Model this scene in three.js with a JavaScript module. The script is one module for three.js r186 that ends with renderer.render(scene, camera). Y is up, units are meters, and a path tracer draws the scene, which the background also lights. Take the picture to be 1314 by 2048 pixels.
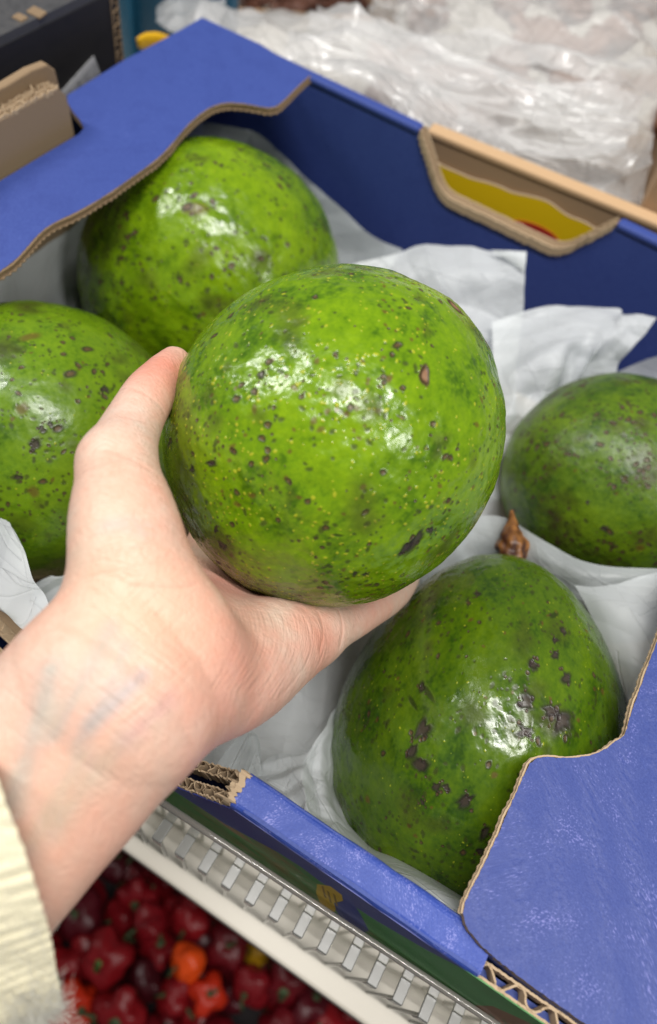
import * as THREE from 'three';
import { mergeGeometries, mergeVertices } from 'three/addons/utils/BufferGeometryUtils.js';
import { ImprovedNoise } from 'three/addons/math/ImprovedNoise.js';
import { RoundedBoxGeometry } from 'three/addons/geometries/RoundedBoxGeometry.js';
import { RectAreaLightUniformsLib } from 'three/addons/lights/RectAreaLightUniformsLib.js';

// ---------------------------------------------------------------- camera, light, exposure
const scene = new THREE.Scene();
const TOP = 0.14;                                    // height of the tray's rim above the shelf
const EYE = new THREE.Vector3(0, TOP + 0.22, 0);
const RIGHT = new THREE.Vector3(0.84803530, 0.13884001, -0.51142896);
const UP = new THREE.Vector3(-0.50229097, 0.51823791, -0.69219451);
const FWD = new THREE.Vector3(-0.16893758, -0.84389153, -0.50922213);
const camera = new THREE.PerspectiveCamera(70.46, 1314 / 2048, 0.01, 30);
camera.position.copy(EYE);
camera.up.copy(UP);
camera.lookAt(EYE.clone().add(FWD));
camera.focus = 0.225;
camera.userData.fStop = 7;

scene.background = new THREE.Color().setRGB(0.165, 0.17, 0.175);
const renderer = new THREE.WebGLRenderer({ antialias: true });
renderer.setSize(657, 1024);
renderer.toneMapping = THREE.LinearToneMapping;
renderer.toneMappingExposure = 1.0;
renderer.shadowMap.enabled = true;
RectAreaLightUniformsLib.init();
// a row of shop strip lamps that runs above the counter
for (const [x, y, z, k] of [[-4.7, 1.95, 0.04, 62], [-1.75, 1.95, 0.04, 54], [0.15, 1.95, 0.04, 54], [2.05, 1.95, 0.04, 54]]) {
  const lamp = new THREE.RectAreaLight(new THREE.Color().setRGB(1, 0.975, 0.94), k * 1.6, 1.1, 0.115);
  lamp.name = 'strip_lamp';
  lamp.position.set(x, y, z);
  lamp.lookAt(x, 0, z);
  scene.add(lamp);
}

// ---------------------------------------------------------------- helpers
const V = (x, y, z) => new THREE.Vector3(x, y, z);
const ray = (u, v) => RIGHT.clone().multiplyScalar((u - 657) / 1450).addScaledVector(UP, -(v - 1024) / 1450).add(FWD);
const at = (u, v, d) => EYE.clone().addScaledVector(ray(u, v), d);                                  // a pixel of the survey photograph at a depth
const atY = (u, v, y) => { const r = ray(u, v); return EYE.clone().addScaledVector(r, (y - EYE.y) / r.y); };
const atX = (u, v, x) => { const r = ray(u, v); return EYE.clone().addScaledVector(r, x / r.x); };
const atZ = (u, v, z) => { const r = ray(u, v); return EYE.clone().addScaledVector(r, z / r.z); };
const pixelOf = (p) => { const q = p.clone().sub(EYE), d = q.dot(FWD); return [657 + 1450 * q.dot(RIGHT) / d, 1024 - 1450 * q.dot(UP) / d, d]; };
function rng(seed) { let s = seed >>> 0; return () => { s = (s + 0x6d2b79f5) | 0; let t = Math.imul(s ^ (s >>> 15), 1 | s); t = (t + Math.imul(t ^ (t >>> 7), 61 | t)) ^ t; return ((t ^ (t >>> 14)) >>> 0) / 4294967296; }; }
const perlin = new ImprovedNoise();
const noise = (x, y, z) => perlin.noise(x + 31.7, y + 11.3, z + 57.9);
const fbm = (x, y, z, n = 3) => { let s = 0, a = 1, f = 1; for (let i = 0; i < n; i++) { s += a * noise(x * f, y * f, z * f + i * 7.3); a *= 0.5; f *= 2.03; } return s; };
const clamp = (x, a = 0, b = 1) => Math.min(b, Math.max(a, x));
const smooth = (a, b, x) => { const t = clamp((x - a) / (b - a)); return t * t * (3 - 2 * t); };
const lerp = (a, b, t) => a + (b - a) * t;

const counts = new Map();
function numbered(name) { const n = counts.get(name) ?? 0; counts.set(name, n + 1); return n ? name + '_' + String(n).padStart(3, '0') : name; }
function tag(o, label, category, group, kind) { if (label) o.userData.label = label; if (category) o.userData.category = category; if (group) o.userData.group = group; if (kind) o.userData.kind = kind; return o; }
function thing(name, label, category, pos = V(0, 0, 0), group) { const o = new THREE.Group(); o.name = numbered(name); o.position.copy(pos); scene.add(o); return tag(o, label, category, group); }
function part(name, geometry, material, parent, label) { const m = new THREE.Mesh(geometry, material); m.name = parent === scene ? numbered(name) : name; m.castShadow = m.receiveShadow = true; parent.add(m); if (label) m.userData.label = label; return m; }
const merge = (list) => mergeGeometries(list.map((g) => { const h = g.index ? g.toNonIndexed() : g.clone(); for (const k of Object.keys(h.attributes)) if (!['position', 'normal', 'uv'].includes(k)) h.deleteAttribute(k); if (!h.attributes.uv) h.setAttribute('uv', new THREE.BufferAttribute(new Float32Array(h.attributes.position.count * 2), 2)); return h; }));
const lin = (r, g, b) => new THREE.Color().setRGB(r, g, b);
const std = (o) => new THREE.MeshStandardMaterial(o);
const phys = (o) => new THREE.MeshPhysicalMaterial(o);

function canvasTexture(w, h, draw, { srgb = true, repeat } = {}) {
  const c = document.createElement('canvas'); c.width = w; c.height = h;
  draw(c.getContext('2d'), w, h);
  const t = new THREE.CanvasTexture(c);
  if (srgb) t.colorSpace = THREE.SRGBColorSpace;
  t.wrapS = t.wrapT = THREE.RepeatWrapping;
  if (repeat) t.repeat.set(1 / repeat[0], 1 / repeat[1]);
  t.needsUpdate = true;
  return t;
}
// a box between two heights etc. with edges softened
function slab(x0, x1, y0, y1, z0, z1, r = 0.0008) {
  const g = new RoundedBoxGeometry(x1 - x0, y1 - y0, z1 - z0, 2, Math.min(r, (x1 - x0) / 2.1, (y1 - y0) / 2.1, (z1 - z0) / 2.1));
  g.translate((x0 + x1) / 2, (y0 + y1) / 2, (z0 + z1) / 2);
  return g;
}
// a thin band that follows a line of points: th = thickness along side[i], depth = how far it goes along the vector
function band(pts, sides, th, depth) {
  const pos = [], idx = [], n = pts.length;
  for (let i = 0; i < n; i++) {
    const p = pts[i], s = sides[i] ?? sides[0];
    for (const [a, b] of [[-0.5, 0], [0.5, 0], [0.5, 1], [-0.5, 1]]) { const q = p.clone().addScaledVector(s, a * th).addScaledVector(depth, b); pos.push(q.x, q.y, q.z); }
  }
  for (let i = 0; i + 1 < n; i++) for (let k = 0; k < 4; k++) { const a = i * 4 + k, b = i * 4 + (k + 1) % 4, c = a + 4, d = b + 4; idx.push(a, b, c, b, d, c); }
  idx.push(0, 2, 1, 0, 3, 2); const e = (n - 1) * 4; idx.push(e, e + 1, e + 2, e, e + 2, e + 3);
  const g = new THREE.BufferGeometry();
  g.setAttribute('position', new THREE.Float32BufferAttribute(pos, 3)); g.setIndex(idx);
  const f = g.toNonIndexed(); f.computeVertexNormals(); return f;
}
// the open end of corrugated board: liners and a wavy flute seen end on
function fluteEdge(path, across, T, depth, { flutes = 1, wave = 0.0068, liner = 0.00055, seed = 1, ragged = 0.0003 } = {}) {
  const R = rng(seed), out = [], pts = [];
  for (let i = 0; i + 1 < path.length; i++) { const n = Math.max(2, Math.round(path[i].distanceTo(path[i + 1]) / 0.0006)); for (let k = 0; k < n; k++) pts.push(path[i].clone().lerp(path[i + 1], k / n)); }
  pts.push(path[path.length - 1].clone());
  const ly = T / flutes, inDir = depth.clone().normalize(); let run = 0; const len = pts.map((p, i) => (run += i ? p.distanceTo(pts[i - 1]) : 0));
  const jag = (i, k) => ragged * (noise(len[i] * 900, k * 5.1 + seed, 2) + 0.6 * noise(len[i] * 2500, k * 3.3, seed));
  for (let k = 0; k <= flutes; k++) out.push(band(pts.map((p, i) => p.clone().addScaledVector(across, -T / 2 + k * ly + (k ? (k === flutes ? -liner / 2 : 0) : liner / 2) + 0.25 * jag(i, k)).addScaledVector(inDir, jag(i, k + 9))), [across], liner, depth));
  for (let k = 0; k < flutes; k++) {
    const ph = R() * 6.28, mid = -T / 2 + (k + 0.5) * ly, amp = ly / 2 - liner;
    const wavy = pts.map((p, i) => { const a = len[i] * 6.2832 / wave + ph + 0.9 * noise(len[i] * 160, k, seed); return p.clone().addScaledVector(across, mid + amp * clamp(1.25 * Math.sin(a), -1, 1)).addScaledVector(inDir, jag(i, k + 20) * 2); });
    const sides = wavy.map((p, i) => { const t = wavy[Math.min(i + 1, wavy.length - 1)].clone().sub(wavy[Math.max(i - 1, 0)]); return t.cross(inDir).normalize(); });
    out.push(band(wavy, sides, liner * 0.8, depth));
  }
  return merge(out);
}
// a smooth surface through a net of points, folded and creased
function sheetGeometry(net, { nu = 60, nv = 60, amp = 0.002, scale = 30, seed = 0, fine = 0.3, edge = 0.0012, sharp = 1, stretch, facet = 0, facetF = 1 } = {}) {
  const rows = net.length, cols = net[0].length, cr = (a, b, c, d, t) => 0.5 * (2 * b + (c - a) * t + (2 * a - 5 * b + 4 * c - d) * t * t + (3 * b - a - 3 * c + d) * t * t * t);
  const P = (i, j) => net[clamp(i, 0, rows - 1)][clamp(j, 0, cols - 1)];
  const ev = (s, t) => {
    const x = s * (cols - 1), y = t * (rows - 1), j = Math.min(cols - 2, Math.floor(x)), i = Math.min(rows - 2, Math.floor(y)), fx = x - j, fy = y - i, o = [];
    for (const k of ['x', 'y', 'z']) { const r = [-1, 0, 1, 2].map((a) => cr(P(i + a, j - 1)[k], P(i + a, j)[k], P(i + a, j + 1)[k], P(i + a, j + 2)[k], fx)); o.push(cr(r[0], r[1], r[2], r[3], fy)); }
    return V(...o);
  };
  const midR = net[Math.floor(rows / 2)], midC = Math.floor(cols / 2), Lu = midR.reduce((q, p, i) => q + (i ? p.distanceTo(midR[i - 1]) : 0), 0), Lv = net.reduce((q, p, i) => q + (i ? p[midC].distanceTo(net[i - 1][midC]) : 0), 0);
  const pos = [], uv = [], idx = [];
  for (let a = 0; a <= nv; a++) for (let b = 0; b <= nu; b++) {
    const s0 = b / nu, t0 = a / nv, e = 1e-3;
    const w = edge * 14;
    const s = clamp(s0 + w * (s0 === 0 || s0 === 1 ? noise(t0 * 6, seed, 3) * (s0 ? -1 : 1) : 0)), t = clamp(t0 + w * (t0 === 0 || t0 === 1 ? Math.abs(noise(s0 * 6, seed, 8)) * (t0 ? -1 : 1) : 0));
    const p = ev(s, t), nrm = ev(clamp(s + e), t).sub(ev(clamp(s - e), t)).cross(ev(s, clamp(t + e)).sub(ev(s, clamp(t - e)))).normalize();
    const q = (stretch ? V(s * stretch[0], t * stretch[1], 0.7 * noise(s * 4, t * 4, seed)) : p.clone().multiplyScalar(scale)).addScalar(seed * 3.17), wp = noise(q.x * 0.6, q.y * 0.6, q.z * 0.6) * 0.9;
    const ridge = (f, k) => 1 - 2 * Math.pow(Math.abs(noise(q.x * f + wp + k, q.y * f - wp, q.z * f + k * 2.1)) * 1.3, sharp);
    const h = amp * (ridge(1, 1) * 0.7 + ridge(2.1, 4) * 0.5 * fine * 1.6 + ridge(4.3, 9) * 0.25 * fine + 0.8 * noise(q.x * 0.5, q.y * 0.5, q.z * 0.5));
    let hf = h;
    if (facet) {   // paper: flat facets that meet in straight creases
      hf = stretch ? h * 0.6 : h * 0.22; const D = sheetGeometry.dirs ??= Array.from({ length: 12 }, (_, i) => { const a = Math.sin(i * 91.7 + 3) * 9, b = Math.cos(i * 47.3) * 7; return V(Math.cos(a) * Math.cos(b), Math.sin(b) * 0.8, Math.sin(a) * Math.cos(b)).normalize(); });
      for (let i = 0; i < 6; i++) { const d = D[(i + seed * 5) % 12], x = (p.dot(d) * facetF * (18 + 13 * i) + seed * 0.37 * (i + 1) + 0.35 * noise(q.x * 0.7 + i, q.y * 0.7, q.z * 0.7)), tri = Math.abs(x - Math.floor(x) - 0.5) * 4 - 1; hf += facet * tri * (i < 2 ? 1 : 0.62 - 0.07 * i) * smooth(-0.35, 0.45, noise(p.x * 9 + i * 3.1, p.y * 9 + seed, p.z * 9)); }
    }
    p.addScaledVector(nrm, Number.isFinite(nrm.x) ? hf : 0);
    pos.push(p.x, p.y, p.z); uv.push(s * Lu + seed * 0.037, t * Lv + seed * 0.021);
  }
  for (let a = 0; a < nv; a++) for (let b = 0; b < nu; b++) { const i = a * (nu + 1) + b; idx.push(i, i + 1, i + nu + 1, i + 1, i + nu + 2, i + nu + 1); }
  const g = new THREE.BufferGeometry();
  g.setAttribute('position', new THREE.Float32BufferAttribute(pos, 3)); g.setAttribute('uv', new THREE.Float32BufferAttribute(uv, 2)); g.setIndex(idx); g.computeVertexNormals();
  return g;
}

// ---------------------------------------------------------------- materials
const scuffed = (base, light, dark, seed, wear) => (c, w, h) => {
  const R = rng(seed), im = c.createImageData(w, h);
  for (let y = 0; y < h; y++) for (let x = 0; x < w; x++) {
    const u = x / w, v = y / h, px = Math.cos(u * 6.2832) * 1.3, py = Math.sin(u * 6.2832) * 1.3, qx = Math.cos(v * 6.2832) * 1.3, qy = Math.sin(v * 6.2832) * 1.3;
    const broad = fbm(px * 1.6 + qx, py * 1.6 + qy * 1.3, qx * 1.5 + seed, 3), grit = fbm(px * 22 + qx * 9, py * 22 + qy * 25, qx * 23 + py * 8 + seed, 2);
    const m = smooth(0.05, 1.0, broad * 0.75 + grit * 1.15 + (R() - 0.5) * 0.35 - 0.25 + wear), g = (R() - 0.5) * 9 + grit * 9, i = (y * w + x) * 4;
    for (let k = 0; k < 3; k++) im.data[i + k] = clamp(lerp(base[k], light[k], m * 0.75) + (broad < -0.25 ? (dark[k] - base[k]) * 0.35 : 0) + g, 0, 255);
    im.data[i + 3] = 255;
  }
  c.putImageData(im, 0, 0);
};
const fibre = (seed, ripple) => (c, w, h) => {
  const im = c.createImageData(w, h), R = rng(seed);
  for (let y = 0; y < h; y++) for (let x = 0; x < w; x++) {
    const u = x / w * 6.2832, v = y / h * 6.2832, n = fbm(Math.cos(u) * 9 + Math.cos(v) * 5, Math.sin(u) * 9 + Math.sin(v) * 5, Math.cos(v) * 8 + seed, 3);
    const s = 128 + 34 * n + (R() - 0.5) * 24 + ripple * Math.sin(x / w * 6.2832 * 9 + 0.8 * n);
    const i = (y * w + x) * 4; im.data[i] = im.data[i + 1] = im.data[i + 2] = clamp(s, 0, 255); im.data[i + 3] = 255;
  }
  c.putImageData(im, 0, 0);
};
const blueMap = canvasTexture(1024, 1024, scuffed([52, 72, 144], [82, 96, 164], [46, 65, 136], 5, -0.6), { repeat: [0.16, 0.16] });
const blueWorn = canvasTexture(1024, 1024, scuffed([58, 73, 138], [128, 126, 188], [46, 64, 134], 8, -0.12), { repeat: [0.11, 0.11] });
const railMap = canvasTexture(1024, 1024, scuffed([50, 74, 158], [152, 146, 206], [36, 64, 150], 11, 0.14), { repeat: [0.07, 0.07] });
const boardBump = canvasTexture(512, 512, fibre(3, 0), { srgb: false, repeat: [0.05, 0.05] });
const rippleBump = canvasTexture(512, 512, fibre(4, 60), { srgb: false, repeat: [0.105, 0.105] });
rippleBump.rotation = 0.45;
const creaseMap = canvasTexture(1024, 1024, (c, w, h) => {
  const R = rng(61); c.fillStyle = '#808080'; c.fillRect(0, 0, w, h);
  for (let i = 0; i < 95; i++) {
    let x = R() * w, y = R() * h, a = R() * 6.28; const n = 2 + Math.floor(R() * 4), tone = R() < 0.5 ? 255 : 0, al = 0.10 + R() * 0.3, pts = [[x, y]];
    for (let k = 0; k < n; k++) { a += (R() - 0.5) * 0.55; const l = 40 + R() * 190; x += Math.cos(a) * l; y += Math.sin(a) * l; pts.push([x, y]); }
    for (const [wd, m] of [[14, 0.25], [7, 0.45], [2.5, 1]]) for (const ox of [-w, 0, w]) for (const oy of [-h, 0, h]) { c.strokeStyle = `rgba(${tone},${tone},${tone},${al * m})`; c.lineWidth = wd; c.beginPath(); pts.forEach(([px, py], k) => (k ? c.lineTo(px + ox, py + oy) : c.moveTo(px + ox, py + oy))); c.stroke(); }
  }
}, { srgb: false, repeat: [0.13, 0.13] });
const M = {
  blue: std({ map: blueMap, roughness: 0.62, bumpMap: boardBump, bumpScale: 0.00012 }),
  worn: std({ map: blueWorn, roughness: 0.6, bumpMap: rippleBump, bumpScale: 0.0004 }),
  rail: std({ map: railMap, roughness: 0.55, bumpMap: boardBump, bumpScale: 0.0003 }),
  kraft: std({ color: lin(0.27, 0.185, 0.108), roughness: 0.95, bumpMap: boardBump, bumpScale: 0.0004 }),
  kraftPale: std({ color: lin(0.47, 0.35, 0.225), roughness: 0.95 }),
  kraftDark: std({ color: lin(0.16, 0.105, 0.06), roughness: 0.95 }),
  tissue: phys({ color: lin(0.74, 0.77, 0.785), roughness: 0.42, transmission: 0.40, thickness: 0, bumpMap: creaseMap, bumpScale: 0.0009, specularIntensity: 0.7, side: THREE.DoubleSide }),
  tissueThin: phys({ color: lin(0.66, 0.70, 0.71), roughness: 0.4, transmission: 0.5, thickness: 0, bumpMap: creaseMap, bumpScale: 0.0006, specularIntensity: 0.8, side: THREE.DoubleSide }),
  white: std({ color: lin(0.50, 0.465, 0.40), roughness: 0.5 }),
  film: phys({ color: lin(0.90, 0.895, 0.89), roughness: 0.24, transmission: 0.62, thickness: 0, bumpMap: creaseMap, bumpScale: 0.0022, specularIntensity: 1, clearcoat: 0.4, clearcoatRoughness: 0.28, side: THREE.DoubleSide }),
  clear: phys({ color: lin(0.95, 0.92, 0.86), roughness: 0.05, transmission: 0.94, thickness: 0, specularIntensity: 1, side: THREE.DoubleSide }),
  frosted: phys({ color: lin(0.30, 0.30, 0.28), roughness: 0.24, transmission: 0.5, thickness: 0, specularIntensity: 1, side: THREE.DoubleSide }),
};

// ---------------------------------------------------------------- the setting: counter and lower bin
const ledgeA = atY(245, 1680, 0), ledgeB = atY(700, 2048, 0), ledgeZ = (ledgeA.z + ledgeB.z) / 2;
{
  const s = part('shelf', slab(-0.95, 0.75, -0.018, -0.0005, -1.5, ledgeZ, 0.002), M.white, scene);
  tag(s, 'cream shelf board under the blue tray with a plain front ledge above the peppers', null, null, 'structure');
  const b = part('ground', new THREE.BoxGeometry(2.4, 0.02, 2.2).translate(0, -0.50, 0), std({ color: lin(0.012, 0.008, 0.009), roughness: 0.9 }), scene);
  tag(b, 'dark bottom of the bin beneath the heaped peppers', null, null, 'structure');
}

// ---------------------------------------------------------------- the blue tray
const X0 = -0.282, X1 = 0.1325, ZF = -0.3801, ZN = -0.0333;
const tray = thing('fruit_tray', 'blue cardboard tray holding big avocados, with notched walls and worn end flaps', 'fruit tray', V(0, 0, 0));
// long walls with a hand notch: outline in x and y
function notched(xa, xb, notch, inset, t, step = 0) {
  const s = new THREE.Shape(); s.moveTo(xa, 0.002); s.lineTo(xb, 0.002); s.lineTo(xb, TOP - step); if (step) { s.lineTo(0.0628, TOP - step); s.lineTo(0.0628, TOP); }
  const [a, b, c, d] = notch;   // right top, right low, left low, left top
  if (a.x < xb) s.lineTo(a.x + inset, TOP);
  s.lineTo(b.x + inset * 0.8, b.y - inset); s.lineTo(c.x - inset * 0.8, c.y - inset);
  if (d.x > xa) { s.lineTo(d.x - inset, TOP); s.lineTo(xa, TOP); }
  const g = new THREE.ExtrudeGeometry(s, { depth: t, bevelEnabled: false, curveSegments: 4 });
  return g;
}
const path3 = (pts, z) => pts.map((p) => V(p.x, p.y, z));
function roundPath(p, r = 0.008) {   // a, b, c, d with the two low corners rounded
  const out = [p[0].clone()];
  for (let i = 1; i < p.length - 1; i++) { const A = p[i].clone().add(p[i - 1].clone().sub(p[i]).setLength(r)), B = p[i].clone().add(p[i + 1].clone().sub(p[i]).setLength(r)); for (let k = 0; k <= 5; k++) { const t = k / 5; out.push(A.clone().multiplyScalar((1 - t) ** 2).addScaledVector(p[i], 2 * t * (1 - t)).addScaledVector(B, t * t)); } }
  out.push(p[p.length - 1].clone()); return out;
}
const solidEdge = (path, across, T, depth) => band(path, [across], T, depth);
{
  // far wall
  const zi = ZF + 0.0062, n = [[1240, 433], [1120, 502], [882, 388], [845, 247]].map(([u, v]) => { const p = atZ(u, v, zi); return new THREE.Vector2(p.x, p.y); });
  n[0].y = n[3].y = TOP;
  const wall = part('side_wall', notched(X0, X1, n, 0.0025, 0.0062).translate(0, 0, ZF), M.blue, tray);
  const line = roundPath(n.map((q) => V(q.x, q.y, ZF + 0.0031)), 0.009);
  const nrm = line.map((p, i) => { const t = line[Math.min(i + 1, line.length - 1)].clone().sub(line[Math.max(0, i - 1)]); return V(-t.y, t.x, 0).normalize(); });
  const edge = [];
  edge.push(fluteEdge(line, V(0, 0, 1), 0.0062, V(0, -0.0001, 0), { flutes: 1, wave: 0.5, seed: 2 }));
  // board end: two plies with a flute between, following the notch
  const follow = (off, th, wob, seed) => band(line.map((p, i) => p.clone().add(V(0, 0, off)).addScaledVector(nrm[i], wob * noise(i * 1.7, seed, 1))), [V(0, 0, 1)], th, V(0, 0, 0));
  const dense = []; for (let i = 0; i + 1 < line.length; i++) { const m = Math.max(1, Math.round(line[i].distanceTo(line[i + 1]) / 0.0005)); for (let k = 0; k < m; k++) dense.push(line[i].clone().lerp(line[i + 1], k / m)); } dense.push(line[line.length - 1]);
  const rim = (off, th, lift, jag, seed, depth) => {
    const pts = dense.map((p, i) => { const t = dense[Math.min(i + 1, dense.length - 1)].clone().sub(dense[Math.max(0, i - 1)]), m = V(t.y, -t.x, 0).normalize(); if (m.y < -0.2) m.negate(); return p.clone().add(V(0, 0, off)).addScaledVector(m, lift + jag * (noise(i * 0.43, seed, 4) + 0.5 * noise(i * 1.3, seed, 7))); });
    return band(pts, [V(0, 0, 1)], th, V(0, -depth, 0));
  };
  part('cut_edge', merge([rim(0, 0.0056, -0.0008, 0.0002, 1, 0.004)]), M.kraft, wall);
  part('cut_edge', merge([rim(0.0034, 0.0009, 0, 0.0011, 2, 0.005)]), M.kraftPale, wall);
  part('cut_edge', merge([rim(-0.0026, 0.0012, 0.0004, 0.0005, 5, 0.005), rim(0.0008, 0.0006, -0.0003, 0.0004, 7, 0.004)]), M.kraftPale, wall);
  // folded rim on either side of the notch
  part('rim', slab(X0, n[3].x - 0.0006, TOP - 0.004, TOP + 0.0004, ZF - 0.0004, zi + 0.0006, 0.0018), M.blue, wall);
  part('rim', slab(n[0].x + 0.0006, X1, TOP - 0.004, TOP + 0.0004, ZF - 0.0004, zi + 0.0006, 0.0018), M.blue, wall);
}
{
  // near wall: two boards with a hollow between, a rolled rim and a printed face
  const zi = -0.0429, r = -0.0165, l = -0.1325, n = [V(r, TOP, 0), V(r - 0.021, TOP - 0.032, 0), V(l + 0.021, TOP - 0.032, 0), V(l, TOP, 0)].map((p) => new THREE.Vector2(p.x, p.y));
  const wall = part('side_wall', merge([notched(X0, X1, n, 0.004, 0.003).translate(0, 0, zi), notched(X0, X1, n, 0.004, 0.003, 0.007).translate(0, 0, ZN - 0.003)]), M.blue, tray);
  const line = roundPath([V(n[0].x, n[0].y - 0.001, 0), V(n[1].x, n[1].y, 0), V(n[2].x, n[2].y, 0), V(n[3].x, n[3].y - 0.001, 0)], 0.006);
  for (const [z, seed] of [[zi + 0.0015, 11], [ZN - 0.0015, 14]]) {
    const g = fluteEdge(line.map((p) => p.clone().add(V(0, 0, z))), V(0, 0, 1), 0.0036, V(0.0022, -0.0045, 0), { flutes: 1, wave: 0.0062, seed, ragged: 0.0016, liner: 0.0005 });
    part('cut_edge', g, M.kraftPale, wall);
  }
  // rolled rim right of the notch, its torn end
  const prof = new THREE.Shape(), hw = 0.0054, zc = (zi + ZN) / 2;
  prof.moveTo(-hw, -0.014); prof.lineTo(-hw, -0.0024); prof.quadraticCurveTo(-hw, 0.0004, -hw + 0.0026, 0.0004); prof.lineTo(hw - 0.0026, 0.0004); prof.quadraticCurveTo(hw, 0.0004, hw, -0.0024); prof.lineTo(hw, -0.0042);
  prof.lineTo(hw - 0.0007, -0.0042); prof.lineTo(hw - 0.0007, -0.0026); prof.quadraticCurveTo(hw - 0.0007, -0.0006, hw - 0.0026, -0.0006); prof.lineTo(-hw + 0.0026, -0.0006); prof.quadraticCurveTo(-hw + 0.0007, -0.0006, -hw + 0.0007, -0.0026); prof.lineTo(-hw + 0.0007, -0.014);
  const roll = (xa, xb, seed) => {
    const g = new THREE.ExtrudeGeometry(prof, { depth: xb - xa, steps: 60, bevelEnabled: false, curveSegments: 5 }).rotateY(Math.PI / 2).translate(xa, TOP, zc);
    const p = g.attributes.position; for (let i = 0; i < p.count; i++) { p.setY(i, p.getY(i) + 0.0007 * noise(p.getX(i) * 45, p.getZ(i) * 90, seed)); p.setZ(i, p.getZ(i) - 0.0005 * Math.abs(noise(p.getX(i) * 60, p.getY(i) * 30, seed + 3))); }
    g.computeVertexNormals(); return g;
  };
  const uvm = (g) => { const p = g.attributes.position, u = g.attributes.uv; for (let i = 0; i < p.count; i++) u.setXY(i, p.getX(i), p.getZ(i) + p.getY(i)); return g; };
  part('rim', uvm(roll(r - 0.0002, 0.0632, 1)), M.rail, wall, 'blue rolled rim rubbed pale along its top');
  part('rim', uvm(roll(X0, l, 2)), M.rail, wall);
  const collar = [V(r - 0.0005, TOP - 0.002, zc - hw + 0.0004), V(r + 0.0002, TOP + 0.0002, zc - hw + 0.0012), V(r + 0.0003, TOP + 0.0006, zc), V(r + 0.0002, TOP + 0.0002, zc + hw - 0.0012), V(r - 0.0005, TOP - 0.002, zc + hw - 0.0004)];
  part('cut_edge', fluteEdge(collar.map((p) => p.clone()), V(0, 1, 0), 0.0026, V(-0.0022, 0, 0), { flutes: 1, wave: 0.0045, seed: 31, ragged: 0.002, liner: 0.0005 }), M.kraftPale, wall);
  // printed face of the near wall
  const print = canvasTexture(2048, 1024, (c, w, h) => {
    const R = rng(77), P = (u, v) => { const p = atZ(u, v, ZN + 0.0006); return [(p.x - X0) / (X1 - X0) * w, (TOP - p.y) / TOP * h]; }, poly = (col, pts) => { c.fillStyle = col; c.beginPath(); pts.forEach(([u, v], i) => (i ? c.lineTo(...P(u, v)) : c.moveTo(...P(u, v)))); c.fill(); };
    c.fillStyle = '#3d8a42'; c.fillRect(0, 0, w, h);
    for (let i = 0; i < 900; i++) { c.fillStyle = `rgba(${20 + R() * 60},${80 + R() * 60},${30 + R() * 35},0.10)`; c.beginPath(); c.ellipse(R() * w, R() * h, 10 + R() * 60, 8 + R() * 40, 0, 0, 7); c.fill(); }
    for (const [u, v, n] of [[470, 1665, 14], [520, 1705, 16], [575, 1745, 16], [620, 1790, 14], [400, 1635, 10], [700, 1850, 6]]) for (let i = 0; i < n; i++) { const [x, y] = P(u + (R() - 0.5) * 60, v + (R() - 0.5) * 26); c.fillStyle = `rgba(${140 + R() * 30},${92 + R() * 25},${60},0.22)`; c.beginPath(); c.ellipse(x, y, 14 + R() * 40, 10 + R() * 30, 0, 0, 7); c.fill(); }
    poly('#2c3a86', [[-300, 1000], [300, 1560], [345, 1580], [395, 1612], [450, 1648], [555, 1704], [602, 1734], [690, 1800], [747, 1838], [850, 1898], [948, 1950], [1200, 2060], [1400, 1900], [500, 1400], [-300, 700]]);
    poly('#31408f', [[655, 1768], [690, 1780], [722, 1830], [738, 1862], [715, 1868], [690, 1848], [668, 1815]]);
    poly('#cfa91c', [[634, 1768], [660, 1772], [684, 1790], [686, 1802], [668, 1806], [672, 1818], [664, 1834], [652, 1826], [640, 1806], [632, 1786]]);
    c.strokeStyle = '#8a6a18'; c.lineWidth = 4; for (const [u, v] of [[645, 1780], [656, 1790], [668, 1796]]) { c.beginPath(); c.moveTo(...P(u, v - 8)); c.lineTo(...P(u + 6, v + 16)); c.stroke(); }
    poly('#80573a', [[935, 2010], [985, 2012], [1060, 2046], [1300, 2180], [1200, 2300], [1000, 2080]]);
    for (let i = 0; i < 12; i++) { c.strokeStyle = i % 2 ? '#4a6a3a' : '#a07a4c'; c.lineWidth = 4; c.beginPath(); c.moveTo(...P(940 + i * 13, 2008 + i * 6)); c.lineTo(...P(985 + i * 13, 2062 + i * 6)); c.stroke(); }
  });
  const pm = std({ map: print, roughness: 0.42, bumpMap: boardBump, bumpScale: 0.0001 });
  const s = new THREE.Shape(); s.moveTo(X0, 0.002); s.lineTo(X1, 0.002); s.lineTo(X1, TOP - 0.0026); s.lineTo(n[0].x + 0.0015, TOP - 0.0026); s.lineTo(n[1].x, n[1].y - 0.001); s.lineTo(n[2].x, n[2].y - 0.001); s.lineTo(n[3].x, TOP - 0.004); s.lineTo(X0, TOP - 0.004);
  const pg = new THREE.ExtrudeGeometry(s, { depth: 0.0005, bevelEnabled: false }).translate(0, 0, ZN + 0.0001), pu = pg.attributes.uv, pp = pg.attributes.position;
  for (let i = 0; i < pp.count; i++) pu.setXY(i, (pp.getX(i) - X0) / (X1 - X0), pp.getY(i) / TOP);
  part('printed_face', pg, pm, wall, 'green printed face with a yellow flower and blue leaf');
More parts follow.
